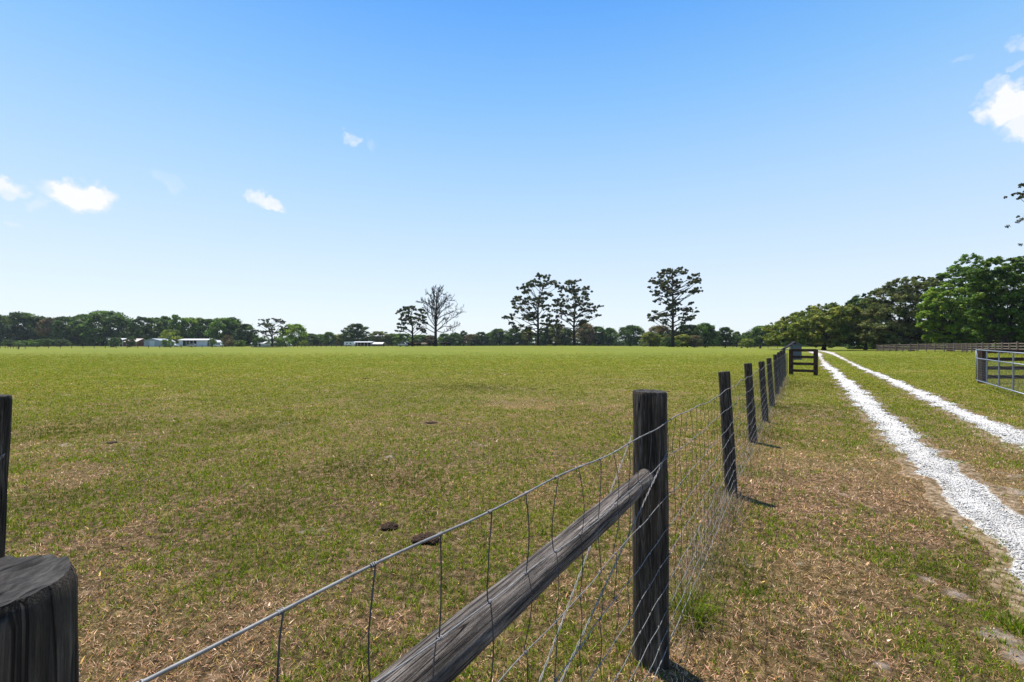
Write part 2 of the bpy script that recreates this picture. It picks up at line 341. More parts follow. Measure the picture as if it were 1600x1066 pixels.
BARE = [(*gpt(x, y), r) for x, y, r in [(1448, 905, .10), (1495, 928, .12), (1550, 990, .13), (1600, 1030, .15), (1560, 800, .35), (1605, 770, .4), (608, 714, .10), (1380, 1040, .06), (1250, 880, .05)]]
def groundmat():
    m, nt, N, L, out = newmat('pasture_ground')
    g = N.new('ShaderNodeNewGeometry'); P = g.outputs['Position']
    big = noise_(N, L, mapping(N, L, P, (1, 1, 0)), .035, 5, .6); mid = noise_(N, L, mapping(N, L, P, (1, 1, 0)), .33, 6, .65)
    fine = noise_(N, L, P, 16, 8, .8); vf = noise_(N, L, P, 60, 4, .8); hf = noise_(N, L, P, 2.2, 8, .8)
    # distance from the viewpoint: near base darkened as shade between blades, greener farther off
    ln = N.new('ShaderNodeVectorMath'); ln.operation = 'LENGTH'; L.new(P, ln.inputs[0])
    mr = N.new('ShaderNodeMapRange'); mr.inputs[1].default_value = 5; mr.inputs[2].default_value = 55; L.new(ln.outputs['Value'], mr.inputs[0])
    dry = ramp(N, L, fine.outputs['Fac'], [(.34, (.02, .014, .007)), (.46, (.085, .054, .026)), (.57, (.24, .155, .085)), (.70, (.50, .34, .22))])
    grn = ramp(N, L, fine.outputs['Fac'], [(.3, (.06, .062, .006)), (.5, (.16, .155, .014)), (.72, (.29, .25, .035))])
    far = ramp(N, L, hf.outputs['Fac'], [(.28, (.075, .092, .010)), (.5, (.142, .168, .016)), (.72, (.21, .215, .03))])
    ml = N.new('ShaderNodeMath'); ml.operation = 'MULTIPLY_ADD'; L.new(mid.outputs['Fac'], ml.inputs[0]); ml.inputs[1].default_value = 1.8; ml.inputs[2].default_value = -.6
    ad = N.new('ShaderNodeMath'); ad.operation = 'ADD'; ad.use_clamp = True; L.new(ml.outputs[0], ad.inputs[0]); 
    sb = N.new('ShaderNodeMath'); sb.operation = 'MULTIPLY_ADD'; L.new(mr.outputs[0], sb.inputs[0]); sb.inputs[1].default_value = 1.0; sb.inputs[2].default_value = -.22; L.new(sb.outputs[0], ad.inputs[1])
    c = mixc(N, L, ad.outputs[0], dry.outputs[0], grn.outputs[0])
    c = mixc(N, L, mr.outputs[0], c, far.outputs[0])
    # faint long bands of drier and greener grass
    bands = noise_(N, L, mapping(N, L, P, (.25, 1, 0)), .16, 6, .65)
    bt = ramp(N, L, bands.outputs['Fac'], [(.3, (.72, .80, .78)), (.5, (1, 1, 1)), (.68, (1.16, 1.02, 1.1))])
    c = mixc(N, L, .9, c, bt.outputs[0], 'MULTIPLY')
    bb = ramp(N, L, big.outputs['Fac'], [(.35, (.88, .92, .9)), (.65, (1.1, 1.03, 1.0))]); c = mixc(N, L, .8, c, bb.outputs[0], 'MULTIPLY')
    sp = ramp(N, L, vf.outputs['Fac'], [(.35, (.55, .55, .5)), (.6, (1.2, 1.2, 1.2))]); c = mixc(N, L, .7, c, sp.outputs[0], 'MULTIPLY')
    # bare sandy spots
    sn = noise_(N, L, mapping(N, L, P, (1, 1, 0)), .9, 7, .62); sm = ramp(N, L, sn.outputs['Fac'], [(.64, (0, 0, 0)), (.70, (1, 1, 1))])
    wn_ = noise_(N, L, mapping(N, L, P, (1, 1, 0)), 2.6, 6, .7); spot = sm.outputs[0]
    for (cx, cy, rx) in BARE:
        dn = N.new('ShaderNodeVectorMath'); dn.operation = 'DISTANCE'; L.new(P, dn.inputs[0]); dn.inputs[1].default_value = (cx, cy, 0)
        a1 = N.new('ShaderNodeMath'); a1.operation = 'MULTIPLY_ADD'; L.new(dn.outputs['Value'], a1.inputs[0]); a1.inputs[1].default_value = -1/rx; a1.inputs[2].default_value = 1.0
        a2 = N.new('ShaderNodeMath'); a2.operation = 'MULTIPLY_ADD'; L.new(wn_.outputs['Fac'], a2.inputs[0]); a2.inputs[1].default_value = 3.6; a2.inputs[2].default_value = -2.15
        a3 = N.new('ShaderNodeMath'); a3.operation = 'ADD'; L.new(a1.outputs[0], a3.inputs[0]); L.new(a2.outputs[0], a3.inputs[1])
        a4 = N.new('ShaderNodeMath'); a4.operation = 'MULTIPLY'; a4.use_clamp = True; L.new(a3.outputs[0], a4.inputs[0]); a4.inputs[1].default_value = 1.3
        a5 = N.new('ShaderNodeMath'); a5.operation = 'MAXIMUM'; L.new(a4.outputs[0], a5.inputs[0]); L.new(spot, a5.inputs[1]); spot = a5.outputs[0]
    k = N.new('ShaderNodeMath'); k.operation = 'SUBTRACT'; k.inputs[0].default_value = 1.0; L.new(mr.outputs[0], k.inputs[1])
    k2 = N.new('ShaderNodeMath'); k2.operation = 'MULTIPLY'; L.new(k.outputs[0], k2.inputs[0]); L.new(spot, k2.inputs[1])
    sandc = ramp(N, L, fine.outputs['Fac'], [(.3, (.16, .12, .09)), (.6, (.40, .33, .27))])
    c = mixc(N, L, k2.outputs[0], c, sandc.outputs[0])
    p = principled(N, .95, .12); L.new(c, p.inputs['Base Color'])
    bump(N, L, fine.outputs['Fac'], p, .9, .05); L.new(p.outputs[0], out.inputs[0]); return m
M['ground'] = groundmat()
def gravelmat():
    m, nt, N, L, out = newmat('white_limerock'); g = N.new('ShaderNodeNewGeometry'); P = g.outputs['Position']
    n = noise_(N, L, P, 45, 5, .8); v = N.new('ShaderNodeTexVoronoi'); v.inputs['Scale'].default_value = 38; L.new(P, v.inputs['Vector'])
    big = noise_(N, L, P, 1.3, 5, .6)
    c = ramp(N, L, n.outputs['Fac'], [(.38, (.11, .10, .09)), (.45, (.40, .385, .35)), (.6, (.56, .54, .50))])
    b = ramp(N, L, big.outputs['Fac'], [(.3, (.78, .74, .70)), (.6, (1.05, 1.05, 1.05))]); cc = mixc(N, L, .8, c.outputs[0], b.outputs[0], 'MULTIPLY')
    # sandy shoulder where the gravel thins out into trodden grass
    vc = N.new('ShaderNodeVertexColor'); vc.layer_name = 'Col'; sp = N.new('ShaderNodeSeparateColor'); L.new(vc.outputs[0], sp.inputs[0])
    sn = noise_(N, L, P, 3.2, 7, .72); fn = noise_(N, L, P, 14, 6, .75)
    m1 = N.new('ShaderNodeMath'); m1.operation = 'MULTIPLY_ADD'; L.new(sn.outputs['Fac'], m1.inputs[0]); m1.inputs[1].default_value = 1.6; m1.inputs[2].default_value = -.62
    m2 = N.new('ShaderNodeMath'); m2.operation = 'ADD'; L.new(m1.outputs[0], m2.inputs[0]); L.new(sp.outputs[0], m2.inputs[1])
    m3 = N.new('ShaderNodeMath'); m3.operation = 'SUBTRACT'; L.new(m2.outputs[0], m3.inputs[0]); L.new(sp.outputs[1], m3.inputs[1])
    m4 = N.new('ShaderNodeMath'); m4.operation = 'MULTIPLY_ADD'; m4.use_clamp = True; L.new(m3.outputs[0], m4.inputs[0]); m4.inputs[1].default_value = 4.0; m4.inputs[2].default_value = .05
    soil = ramp(N, L, fn.outputs['Fac'], [(.32, (.03, .022, .01)), (.47, (.12, .085, .045)), (.6, (.27, .20, .13)), (.72, (.42, .35, .28))])
    cc = mixc(N, L, m4.outputs[0], cc, soil.outputs[0])
    p = principled(N, .95, .1); L.new(cc, p.inputs['Base Color']); bump(N, L, v.outputs['Distance'], p, .5, .02); L.new(p.outputs[0], out.inputs[0]); return m
M['gravel'] = gravelmat()
def stonemat():
    m, nt, N, L, out = newmat('white_stones'); a = N.new('ShaderNodeVertexColor'); a.layer_name = 'Col'
    p = principled(N, .9, .15); p.inputs['Specular IOR Level'].default_value = 0; L.new(a.outputs[0], p.inputs['Base Color']); L.new(p.outputs[0], out.inputs[0]); return m
M['stone'] = stonemat()

# ------------------------------------------------------------------ ground: one sheet to the horizon
def build_ground():
    nr, nt_ = 250, 512
    r = np.concatenate([[0.15], np.geomspace(.3, 900, nr-1)]); th = np.linspace(0, 2*np.pi, nt_, endpoint=False)
    R, TH = np.meshgrid(r, th, indexing='ij'); X = (R*np.cos(TH)).ravel(); Y = (R*np.sin(TH)).ravel()
    V = np.stack([X, Y, terr(X, Y)], 1); V = np.vstack([V, [[0, 0, T1(0, 0)]]])
    i, j = np.meshgrid(np.arange(nr-1), np.arange(nt_), indexing='ij'); j2 = (j+1) % nt_
    F = np.stack([i*nt_+j, (i+1)*nt_+j, (i+1)*nt_+j2, i*nt_+j2], -1).reshape(-1, 4)
    k = np.arange(nt_); F3 = np.stack([np.full(nt_, nr*nt_), k, (k+1) % nt_], 1)
    o = link('ground', npmesh('ground', V, [F, F3], M['ground'], smooth=True)); tag(o, kind='structure')
build_ground()

# ------------------------------------------------------------------ the two wheel tracks of the drive
def edge(pxs):
    P = [gpt(x, y) for x, y in pxs]; P.sort(key=lambda p: p[1]); return np.array([p[1] for p in P]), np.array([p[0] for p in P])
TL = [edge([(1280, 558), (1284, 572), (1298, 583), (1310, 596), (1324, 618), (1342, 640), (1384, 686), (1421, 722), (1458, 764), (1503, 812), (1548, 854), (1600, 907)]),
      edge([(1283.5, 558), (1300, 573), (1318, 586), (1351, 612), (1378, 638), (1421, 671), (1452, 702), (1497, 733), (1548, 772), (1600, 812)])]
TR = [edge([(1298, 553.5), (1313, 560), (1334, 572), (1356, 583), (1383, 594), (1400, 604), (1469, 640), (1511, 662), (1562, 688), (1600, 702)]),
      edge([(1306, 553), (1322, 561), (1334, 567), (1356, 578.5), (1387, 588), (1400, 594), (1505, 640), (1545, 657), (1600, 674)])]
def ext(e, near, far):
    y = np.concatenate([near[0], e[0], far[0]]); x = np.concatenate([near[1], e[1], far[1]]); return y, x
def finish(pair, tail):
    out = []
    for k, e in enumerate(pair):
        y0, x0 = e[0][0], e[1][0]; s = (e[1][2]-x0)/(e[0][2]-y0)
        near = (np.array([-6.0, y0-1.5]), np.array([x0+s*(-6-y0)*.9, x0-1.5*s]))
        m = e[0] < tail[0][0]-8
        out.append(ext((e[0][m], e[1][m]), near, (np.array(tail[0]), np.array(tail[1])+(.75 if k else -.75))))
    return out
TL = finish(TL, ([78, 95, 112, 130, 150, 175], [52.5, 62.5, 72.0, 80.5, 87, 92]))
TR = finish(TR, ([88, 100, 115, 132, 152, 177], [61.5, 68.5, 76.5, 83.5, 90, 95]))
def track_edges(T, Y, wob=True):
    l = np.interp(Y, T[0][0], T[0][1]); r = np.interp(Y, T[1][0], T[1][1])
    if wob:
        k = np.clip(.06+Y*.004, .06, .22)
        l = l+(fbm(Y*3.1, Y*0+3.3, 4)-.45)*k*5; r = r+(fbm(Y*2.7, Y*0+31.7, 4)-.55)*k*5
    return l, r
def in_track(X, Y, m=0.0):
    a, b = track_edges(TL, Y); c, d = track_edges(TR, Y)
    return ((X > a-m) & (X < b+m)) | ((X > c-m) & (X < d+m))
def build_track(T, label):
    ys = [-5.0]
    while ys[-1] < 170: ys.append(ys[-1]+max(.035, abs(ys[-1])*.006))
    Y = np.array(ys); l, r = track_edges(T, Y); n = 9
    n = 15; t = np.concatenate([[-.42, -.3, -.15], np.linspace(0, 1, 9), [1.15, 1.3, 1.42]]); w_ = np.minimum(r-l, 1.1)[:, None]
    X = np.where(t[None] < 0, l[:, None]+t[None]*w_, np.where(t[None] > 1, r[:, None]+(t[None]-1)*w_, l[:, None]*(1-t)+r[:, None]*t)); YY = np.repeat(Y[:, None], n, 1)
    Z = terr(X, YY)+.009+.008*np.sin(np.clip(t, 0, 1)*np.pi); Z[:, 0] -= .016; Z[:, -1] -= .016
    col = np.repeat(np.clip(np.maximum(-t, t-1)/.42, 0, 1)[None], len(Y), 0).ravel(); inner = np.repeat(np.clip(np.minimum(t, 1-t)/.12, 0, 1)[None], len(Y), 0).ravel()
    col = np.stack([col, inner, col], 1)
    V = np.stack([X.ravel(), YY.ravel(), Z.ravel()], 1)
    i, j = np.meshgrid(np.arange(len(Y)-1), np.arange(n-1), indexing='ij')
    F = np.stack([i*n+j, i*n+j+1, (i+1)*n+j+1, (i+1)*n+j], -1).reshape(-1, 4)
    o = link('gravel_track', npmesh('gravel_track', V, F, M['gravel'], col=col, smooth=True)); tag(o, label, kind='structure')
build_track(TL, 'white gravel wheel track nearest the wire fence'); build_track(TR, 'white gravel wheel track nearest the lawn')
def build_stones():
    n = 130000
    Y = 2.2*np.exp(rng.random(n)**1.15*math.log(38/2.2)); which = rng.random(n) < .55
    a, b = track_edges(TL, Y); c, d = track_edges(TR, Y); l = np.where(which, a, c); r = np.where(which, b, d)
    u = rng.normal(.5, .22, n); X = l+(r-l)*u
    keep = (np.abs(u-.5) < .5) | (rng.random(n) < .12); keep &= (X < Y*1.35+1)
    X, Y = X[keep], Y[keep]; n = len(X)
    s = (.0045+.010*rng.random(n)**2.5)*np.clip(Y/6, .8, 3.2)
    base = np.array([[1, 0, 0], [0, 1, 0], [-1, 0, 0], [0, -1, 0], [0, 0, .75], [0, 0, -.75]], float)
    V = base[None]*s[:, None, None]*(1+.6*(rng.random((n, 6, 1))-.5)); an = rng.random(n)*6.28
    ca, sa = np.cos(an)[:, None], np.sin(an)[:, None]
    Vx = V[..., 0]*ca-V[..., 1]*sa; Vy = V[..., 0]*sa+V[..., 1]*ca
    V = np.stack([Vx+X[:, None], Vy+Y[:, None], V[..., 2]+(terr(X, Y)+.016)[:, None]+s[:, None]*.3], -1).reshape(-1, 3)
    f = np.array([[0, 1, 4], [1, 2, 4], [2, 3, 4], [3, 0, 4], [1, 0, 5], [2, 1, 5], [3, 2, 5], [0, 3, 5]])
    F = (np.arange(n)[:, None, None]*6+f[None]).reshape(-1, 3)
    v = np.where(rng.random(n) < .09, .10, (.36+.28*rng.random(n)**.7)*(.72+.5*fbm(X*1.7, Y*1.7+8, 3))); col = np.stack([v, v*.96, v*.90], 1); col = np.repeat(col, 6, 0)
    o = link('loose_gravel', npmesh('loose_gravel', V, F, M['stone'], col=col))
    tag(o, 'loose white stones scattered over the two wheel tracks', 'gravel', kind='stuff')
build_stones()

# ------------------------------------------------------------------ grass
def wedge(n, y0, y1, m=1.3):
    q = rng.random(n); Y = (math.sqrt(y0)+q*(math.sqrt(y1)-math.sqrt(y0)))**2; X = (rng.random(n)*2-1)*Y*1.125*m/1.12
    k = rng.random(n) > sstep(42, y1, Y)*.95; return X[k], Y[k]
def green_amount(X, Y):
    g = fbm(X*.55+40, Y*.55+11, 4); g2 = fbm(X*2.6+3, Y*2.6+70, 3); R = np.hypot(X, Y)
    v = .68+2.1*(g-.5)+1.2*(g2-.5)+.45*sstep(5, 26, R)
    r = (X-FP[0])*FN[0]+(Y-FP[1])*FN[1]
    v = v-.20*((r > 0) & (r < 9))*(1-sstep(8, 30, R))
    for (cx, cy, rad) in BARE: v = v-.8*np.exp(-(((X-cx)**2+(Y-cy)**2)/rad**2))*(fbm(X*5+9, Y*5, 3) > .42)
    for (cx, cy, rad, am) in patches: v = v+am*np.exp(-(((X-cx)**2+(Y-cy)**2)/rad**2))
    return np.clip(v, .02, .97)
patches = [(*gpt(x, y), r, a) for x, y, r, a in [(90, 780, .5, .5), (420, 800, .45, .45), (520, 735, .8, .5), (630, 748, .6, .35), (400, 665, 1.2, .5), (120, 670, 1.6, .35), (740, 605, 2.5, .3), (1160, 900, .35, .35),
            (1240, 1000, .3, .35), (1470, 900, .3, .3), (800, 640, 2, -.3), (700, 950, .7, -.35), (330, 960, .6, -.35), (1530, 800, .8, -.3), (1330, 760, .9, -.3), (1220, 600, 3, .4), (1190, 680, .8, .4), (1240, 640, 1.5, .3)]]
def blades(X, Y, L, W, lean, az, face, bend, z0=-.004):
    n = len(X); Z = terr(X, Y)+z0
    lx, ly = np.cos(az)*np.sin(lean), np.sin(az)*np.sin(lean); lz = np.cos(lean)
    wx, wy = np.cos(face)*W/2, np.sin(face)*W/2
    mx, my, mz = X+lx*L*.5, Y+ly*L*.5, Z+lz*L*.55
    l2 = np.clip(lean+bend, 0, 1.75); tx = mx+np.cos(az)*np.sin(l2)*L*.5; ty = my+np.sin(az)*np.sin(l2)*L*.5; tz = np.maximum(mz+np.cos(l2)*L*.5, Z+.003)
    V = np.empty((n, 5, 3)); V[:, 0] = np.stack([X-wx, Y-wy, Z], 1); V[:, 1] = np.stack([X+wx, Y+wy, Z], 1)
    V[:, 2] = np.stack([mx+wx*.85, my+wy*.85, mz], 1); V[:, 3] = np.stack([mx-wx*.85, my-wy*.85, mz], 1); V[:, 4] = np.stack([tx, ty, tz], 1)
    F4 = (np.arange(n)[:, None]*5+np.array([[0, 1, 2, 3]])); F3 = (np.arange(n)[:, None]*5+np.array([[3, 2, 4]]))
    return V.reshape(-1, 3), F4, F3
MPOS = [(*gpt(607, 826), .13), (*gpt(665, 846), .16), (*gpt(674, 661), .27), (*gpt(174, 692), .19)]
def cull(X, Y, keep_track=.04):
    k = np.zeros(len(X), bool); t = np.zeros(len(X), bool); e = np.ones(len(X))
    for T in (TL, TR):
        l, r = track_edges(T, Y); ins = (X > l) & (X < r); t |= ins; d = np.minimum(X-l, r-X)/np.maximum(r-l, .01); e = np.where(ins, d, e)
    for (mx_, my_, mr_) in MPOS: e = np.where(((X-mx_)**2+(Y-my_)**2) < (mr_*.85)**2, -9, e)
    p = np.where(e < -5, 0, 1)*np.where(t, keep_track*.35+.7*(1-sstep(0, .24, e))*(fbm(X*5, Y*5, 3) > .46), 1.0)
    return (rng.random(len(X)) < p) & (np.hypot(X, Y) > .5)
GREENS = np.array([[.125, .20, .008], [.175, .265, .010], [.255, .325, .014], [.36, .385, .04], [.072, .122, .010]])
STRAWS = np.array([[.62, .36, .20], [.45, .24, .13], [.85, .58, .39], [.14, .08, .045], [.54, .36, .11], [.54, .28, .17]])
def pick(pal, n, var=.25):
    c = pal[rng.integers(0, len(pal), n)]; return c*(1+var*(rng.random((n, 1))*2-1))
def grass_obj(name, label, zones, green, mat):
    VV, A4, A3, CC = [], [], [], []; base = 0
    for (n, y0, y1, Lm, Wm) in zones:
        if green:
            cx, cy = wedge(n//7, y0, y1); nc = len(cx); g = green_amount(cx, cy); k = rng.random(nc) < g; cx, cy = cx[k], cy[k]
            tint = rng.random(len(cx)); size = .55+.9*rng.random(len(cx))
            rep = 7; X = np.repeat(cx, rep); Y = np.repeat(cy, rep); tint = np.repeat(tint, rep); size = np.repeat(size, rep)
            sp = .012*np.clip(Y/4, 1, 9); X = X+rng.normal(0, 1, len(X))*sp; Y = Y+rng.normal(0, 1, len(Y))*sp
            k = cull(X, Y); X, Y, tint, size = X[k], Y[k], tint[k], size[k]; m = len(X)
            L = Lm*size*(.5+.8*rng.random(m)); lean = np.abs(rng.normal(.45, .35, m)); bend = rng.random(m)*.8
            col = pick(GREENS, m)*(.75+.5*tint[:, None]); dryt = rng.random(m) < .10; col[dryt] = pick(STRAWS, m)[dryt]
            dk = np.zeros(m)
            for (px_, py_, rad, am) in patches:
                if am > 0: dk = np.maximum(dk, np.exp(-(((X-px_)**2+(Y-py_)**2)/(rad*.8)**2)))
            col = col*(1-.45*dk[:, None])
            yel = sstep(5, 28, np.hypot(X, Y))[:, None]; col = col*(1-yel)+col*np.array([1.22, 1.10, .9])*yel
        else:
            X, Y = wedge(n, y0, y1); g = green_amount(X, Y); bare = np.zeros(len(X))
            for (cx, cy, rad) in BARE: bare = np.maximum(bare, .8*np.exp(-(((X-cx)**2+(Y-cy)**2)/(rad*.8)**2)))
            k = (rng.random(len(X)) < (1.08-g)*(1-bare)) & cull(X, Y, .06); X, Y = X[k], Y[k]; m = len(X)
            L = Lm*(.4+.9*rng.random(m)); lean = np.clip(rng.normal(1.15, .33, m), .2, 1.5); bend = rng.random(m)*.3; col = pick(STRAWS, m, .35)
            litter = rng.random(m) < .008; L[litter] *= 1.2
        W = Wm*(.6+.8*rng.random(m))*(np.clip(Y, 2.5, 99)/3)**.62; L = L*(np.clip(Y, 3, 99)/3)**.12; 
        if not green: W[litter] *= 3.2; col[litter] = col[litter]*1.25
        V, F4, F3 = blades(X, Y, L, W, lean, rng.random(m)*6.283, rng.random(m)*6.283, bend)
        VV.append(V); A4.append(F4+base); A3.append(F3+base); base += len(V); CC.append(np.repeat(col, 5, 0))
    me = npmesh(name, np.vstack(VV), [np.vstack(A4), np.vstack(A3)], mat, col=np.vstack(CC))
    o = link(name, me); tag(o, label, 'grass', kind='stuff'); return o
grass_obj('green_grass', 'short green grass growing in tufts over the pasture and verges',
          [(2000000, 1.3, 95, .037, .0040)], True, M['grass'])
grass_obj('dry_grass', 'pinkish brown dead grass thatch lying between the green tufts',
          [(1900000, 1.3, 85, .036, .0037)], False, M['straw'])

# ------------------------------------------------------------------ wire fence along the drive
def log_mesh(name, length, r0, r1, mat, seed, segs=56, rings=40, groove=.035, cap_slope=0.0, lumps=.02):
    """round timber along local z from 0 to length, with grooves, drying lumps and a worn cut end"""
    rnd = np.random.default_rng(seed); th = np.linspace(0, 2*np.pi, segs, endpoint=False)
    ph = rnd.random(9)*6.28; am = rnd.random(9)
    prof = sum(am[k]*np.sin((k+2)*th+ph[k]) for k in range(9))*groove*.10+rnd.normal(0, groove*.16, segs)
    cr = rnd.integers(0, segs, 4); prof[cr] -= groove*1.4
    V = []; zz = np.concatenate([np.linspace(0, length-.02, rings), [length-.008, length]])
    for i, z in enumerate(zz):
        t = z/length; r = r0*(1-t)+r1*t; drift = .25*np.sin(z*3+seed)
        p = np.interp((th+drift*.2) % (2*np.pi), th, prof, period=2*np.pi)
        q = 1+p*(1 if i < rings-3 else .45)+lumps*np.sin(z*7+th*2+seed)+lumps*.6*np.sin(z*17+th*3)
        if i >= rings: q = q*(.985 if i == rings else .94)
        zc = z+cap_slope*np.cos(th-.8)*r*(t > .9)+rnd.normal(0, .0012, segs)
        V.append(np.stack([np.cos(th)*r*q, np.sin(th)*r*q, zc], 1))
    ring = V[-1]; n = len(V); rough = lambda: rnd.normal(0, .0011, segs)
    dish = lambda f: ring[:, 2].mean()*(1-f)+ring[:, 2]*f
    V.append(ring.copy())
    for f in (.9, .66, .4, .18): V.append(np.stack([ring[:, 0]*f, ring[:, 1]*f, dish(f)+rough()], 1))
    V = np.vstack(V+[[[0, 0, ring[:, 2].mean()]], [[0, 0, 0]]]); rows = n+5
    i, j = np.meshgrid([r_ for r_ in range(rows-1) if r_ != n-1], np.arange(segs), indexing='ij'); j2 = (j+1) % segs
    F = np.stack([i*segs+j, i*segs+j2, (i+1)*segs+j2, (i+1)*segs+j], -1).reshape(-1, 4); mi = (i.ravel() >= n).astype(int)
    k = np.arange(segs); k2 = (k+1) % segs; F3 = np.vstack([np.stack([(rows-1)*segs+k, (rows-1)*segs+k2, np.full(segs, rows*segs)], 1), np.stack([k2, k, np.full(segs, rows*segs+1)], 1)])
    mi = np.concatenate([mi, np.ones(segs, int), np.zeros(segs, int)])
    return npmesh(name, V, [F, F3], None, smooth=True, mats=[mat, M['endgrain']], midx=mi)
def orient(o, p0, p1):
    d = Vector(p1)-Vector(p0); o.location = p0; o.rotation_mode = 'QUATERNION'; o.rotation_quaternion = d.to_track_quat('Z', 'Y')
fence = empty('wire_fence', (FP[0], FP[1], 0), 0, 'woven wire fence on dark round timber posts between pasture and drive', 'fence')
FB = Vector((FP[0], FP[1], 0))
POSTS = [(-.523, .415, 1.415, .088, (.008, .0), True), (.727, 2.38, 1.405, .090, (-.006, 0), True), (2.45, 5.07, 1.365, .062, (-.088, 0), False), (4.07, 7.67, 1.33, .062, (-.095, 0), False),
         (5.42, 9.72, 1.30, .060, (-.095, 0), False), (7.04, 12.3, 1.30, .062, (-.10, 0), False), (8.87, 15.2, 1.34, .062, (-.085, 0), False), (10.46, 17.7, 1.376, .062, (-.09, 0), False),
         (12.2, 20.5, 1.40, .062, (-.08, 0), False), (13.85, 23.1, 1.45, .065, (-.05, 0), False), (15.0, 25.1, 1.48, .07, (0, 0), False)]
for i, (X, Y, h, r, ln, big) in enumerate(POSTS):
    z = T1(X, Y)-.12
    o = link('post', log_mesh('post', h+.12, r*1.05, r*.97, M['post'], 11+i, segs=72 if big else 36, cap_slope=.05 if not big else -.02, rings=60 if big else 24), fence)
    orient(o, Vector((X, Y, z))-FB, Vector((X+ln[0], Y+ln[1], z+h+.12))-FB)
    if i == 1: o['label'] = 'thick square-cut end post with the brace rail butting into it'
    if i == 0: o['label'] = 'thick near corner post with a cracked sawn top'
# brace rail between the two thick posts
a = Vector((-.513+.05, .415+.08, .965)); b = Vector((.727-.035, 2.38-.055, .970))
rl = link('brace_rail', log_mesh('brace_rail', (b-a).length, .050, .046, M['rail'], 77, segs=72, rings=90, groove=.05, lumps=.025), fence); orient(rl, a-FB, b-FB)
# knot scars on the rail, sub-parts
for t, an in ((.56, .5), (.44, .2), (.33, .35)):
    L_ = (b-a).length; c = Vector((.048*math.cos(an+3.9), .048*math.sin(an+3.9), L_*t)); kn = MB()
    kn.ball(tuple(c), (.005, .005, .011), 10, 7, .1); kn.build('knot', M['rust'], rl, True)
# woven wire on the drive side
WOFF = .098
WZ = [1.255, 1.065, .875, .715, .565, .425, .305, .20, .105]
def wp(s, z, o=0.0, off=WOFF):
    p = FP+FD*s+FN*(off+o); return (p[0]-FP[0], p[1]-FP[1], z+T1(p[0], p[1])*(1 if s > 3 else 0))
post_s = [float((np.array([p[0], p[1]])-FP) @ FD) for p in POSTS]
def offs(s):                                   # the thin posts are thinner: the net sits closer
    return float(np.interp(s, [-2.4, 0, 3, 40], [.098, .098, .070, .070]))
def sag(s, k):
    for i in range(len(post_s)-1):
        if post_s[i] <= s <= post_s[i+1]:
            t = (s-post_s[i])/(post_s[i+1]-post_s[i]); return 4*t*(1-t)*(.012+.006*math.sin(i*2.1+k))
    return 0
def wz(s, k):
    up = np.interp(s, [-2.4, -1.2, 0, 3, 30], [.055, .022, 0, -.035, .0]) if k < 3 else np.interp(s, [-2.4, -1.2, 0, 3], [.03, .01, 0, 0])
    return WZ[k]+float(up)-sag(s, k)+.006*math.sin(s*3.3+k*1.7)+.004*math.sin(s*9+k)
S_END = post_s[-1]
stay = []; s = -2.36
while s < S_END: stay.append(s); s += .155+random.uniform(-.008, .008)
near_s = 4.5
wt = MB(); wn = MB(); kt = MB(); ws = MB()
for k in range(9):
    pts = []; s = -2.36
    while s < S_END:
        j = .004*math.sin(s*21+k*2)
        pts.append(wp(s, wz(s, k)+j*.3, j*.6, offs(s))); s += .04 if s < 4 else .16
    r = .0024 if k in (0, 8) else .0016
    (wt if k in (0,) else wn).tube(pts, r, 6 if k == 0 else 5)
random.seed(3)
for q, s in enumerate(stay):
    far = s > 6
    for k in range(8):
        z0, z1 = wz(s, k), wz(s, k+1); bow = random.uniform(-.02, .02)*(1.3 if k < 2 else .6); n = 7 if not far else 3
        o_ = offs(s)
        pts = [wp(s+bow*math.sin(math.pi*t/(n-1))*(1 if k % 2 else -1)+random.uniform(-.0015, .0015), z0+(z1-z0)*t/(n-1), .008*math.sin(math.pi*t/(n-1)+bow*50), o_) for t in range(n)]
        ws.tube(pts, .0014, 4, False)
    if s < 9:
        for k in range(9):
            c = Vector(wp(s, wz(s, k), 0, o_)); d3 = Vector((FD[0], FD[1], 0))
            for w_ in range(3):
                pts = [tuple(c+d3*((w_-1)*.0035)+Vector((FN[0]*math.cos(a_), FN[1]*math.cos(a_), math.sin(a_)))*.0033) for a_ in (0, 1.26, 2.5, 3.77, 5.0, 6.28)]
                kt.tube(pts, .0012, 4, False)
wt.build('top_wire', M['wire'], fence, True); wn.build('wire_mesh', M['wire'], fence, True); ws.build('stay_wires', M['stay'], fence, True); kt.build('wire_knots', M['wire'], fence, True)
for (X_, Y_, r_) in ((.727, 2.38, .0945), (2.45, 5.07, .066), (4.07, 7.67, .066)):
    s_ = float((np.array([X_, Y_])-FP) @ FD)
    for k in (0, 2, 4, 6, 8):
        z = wz(s_, k); c_ = Vector((X_, Y_, 0))-FB+Vector((FN[0], FN[1], 0))*(r_+.001); st = MB(); nn = Vector((FN[0], FN[1], 0))
        st.tube([tuple(c_+nn*a_+Vector((0, 0, z+b_))) for a_, b_ in ((-.004, -.011), (.005, -.009), (.0075, 0), (.005, .009), (-.004, .011))], .0017, 5); st.build('staple', M['stay'], fence, True)
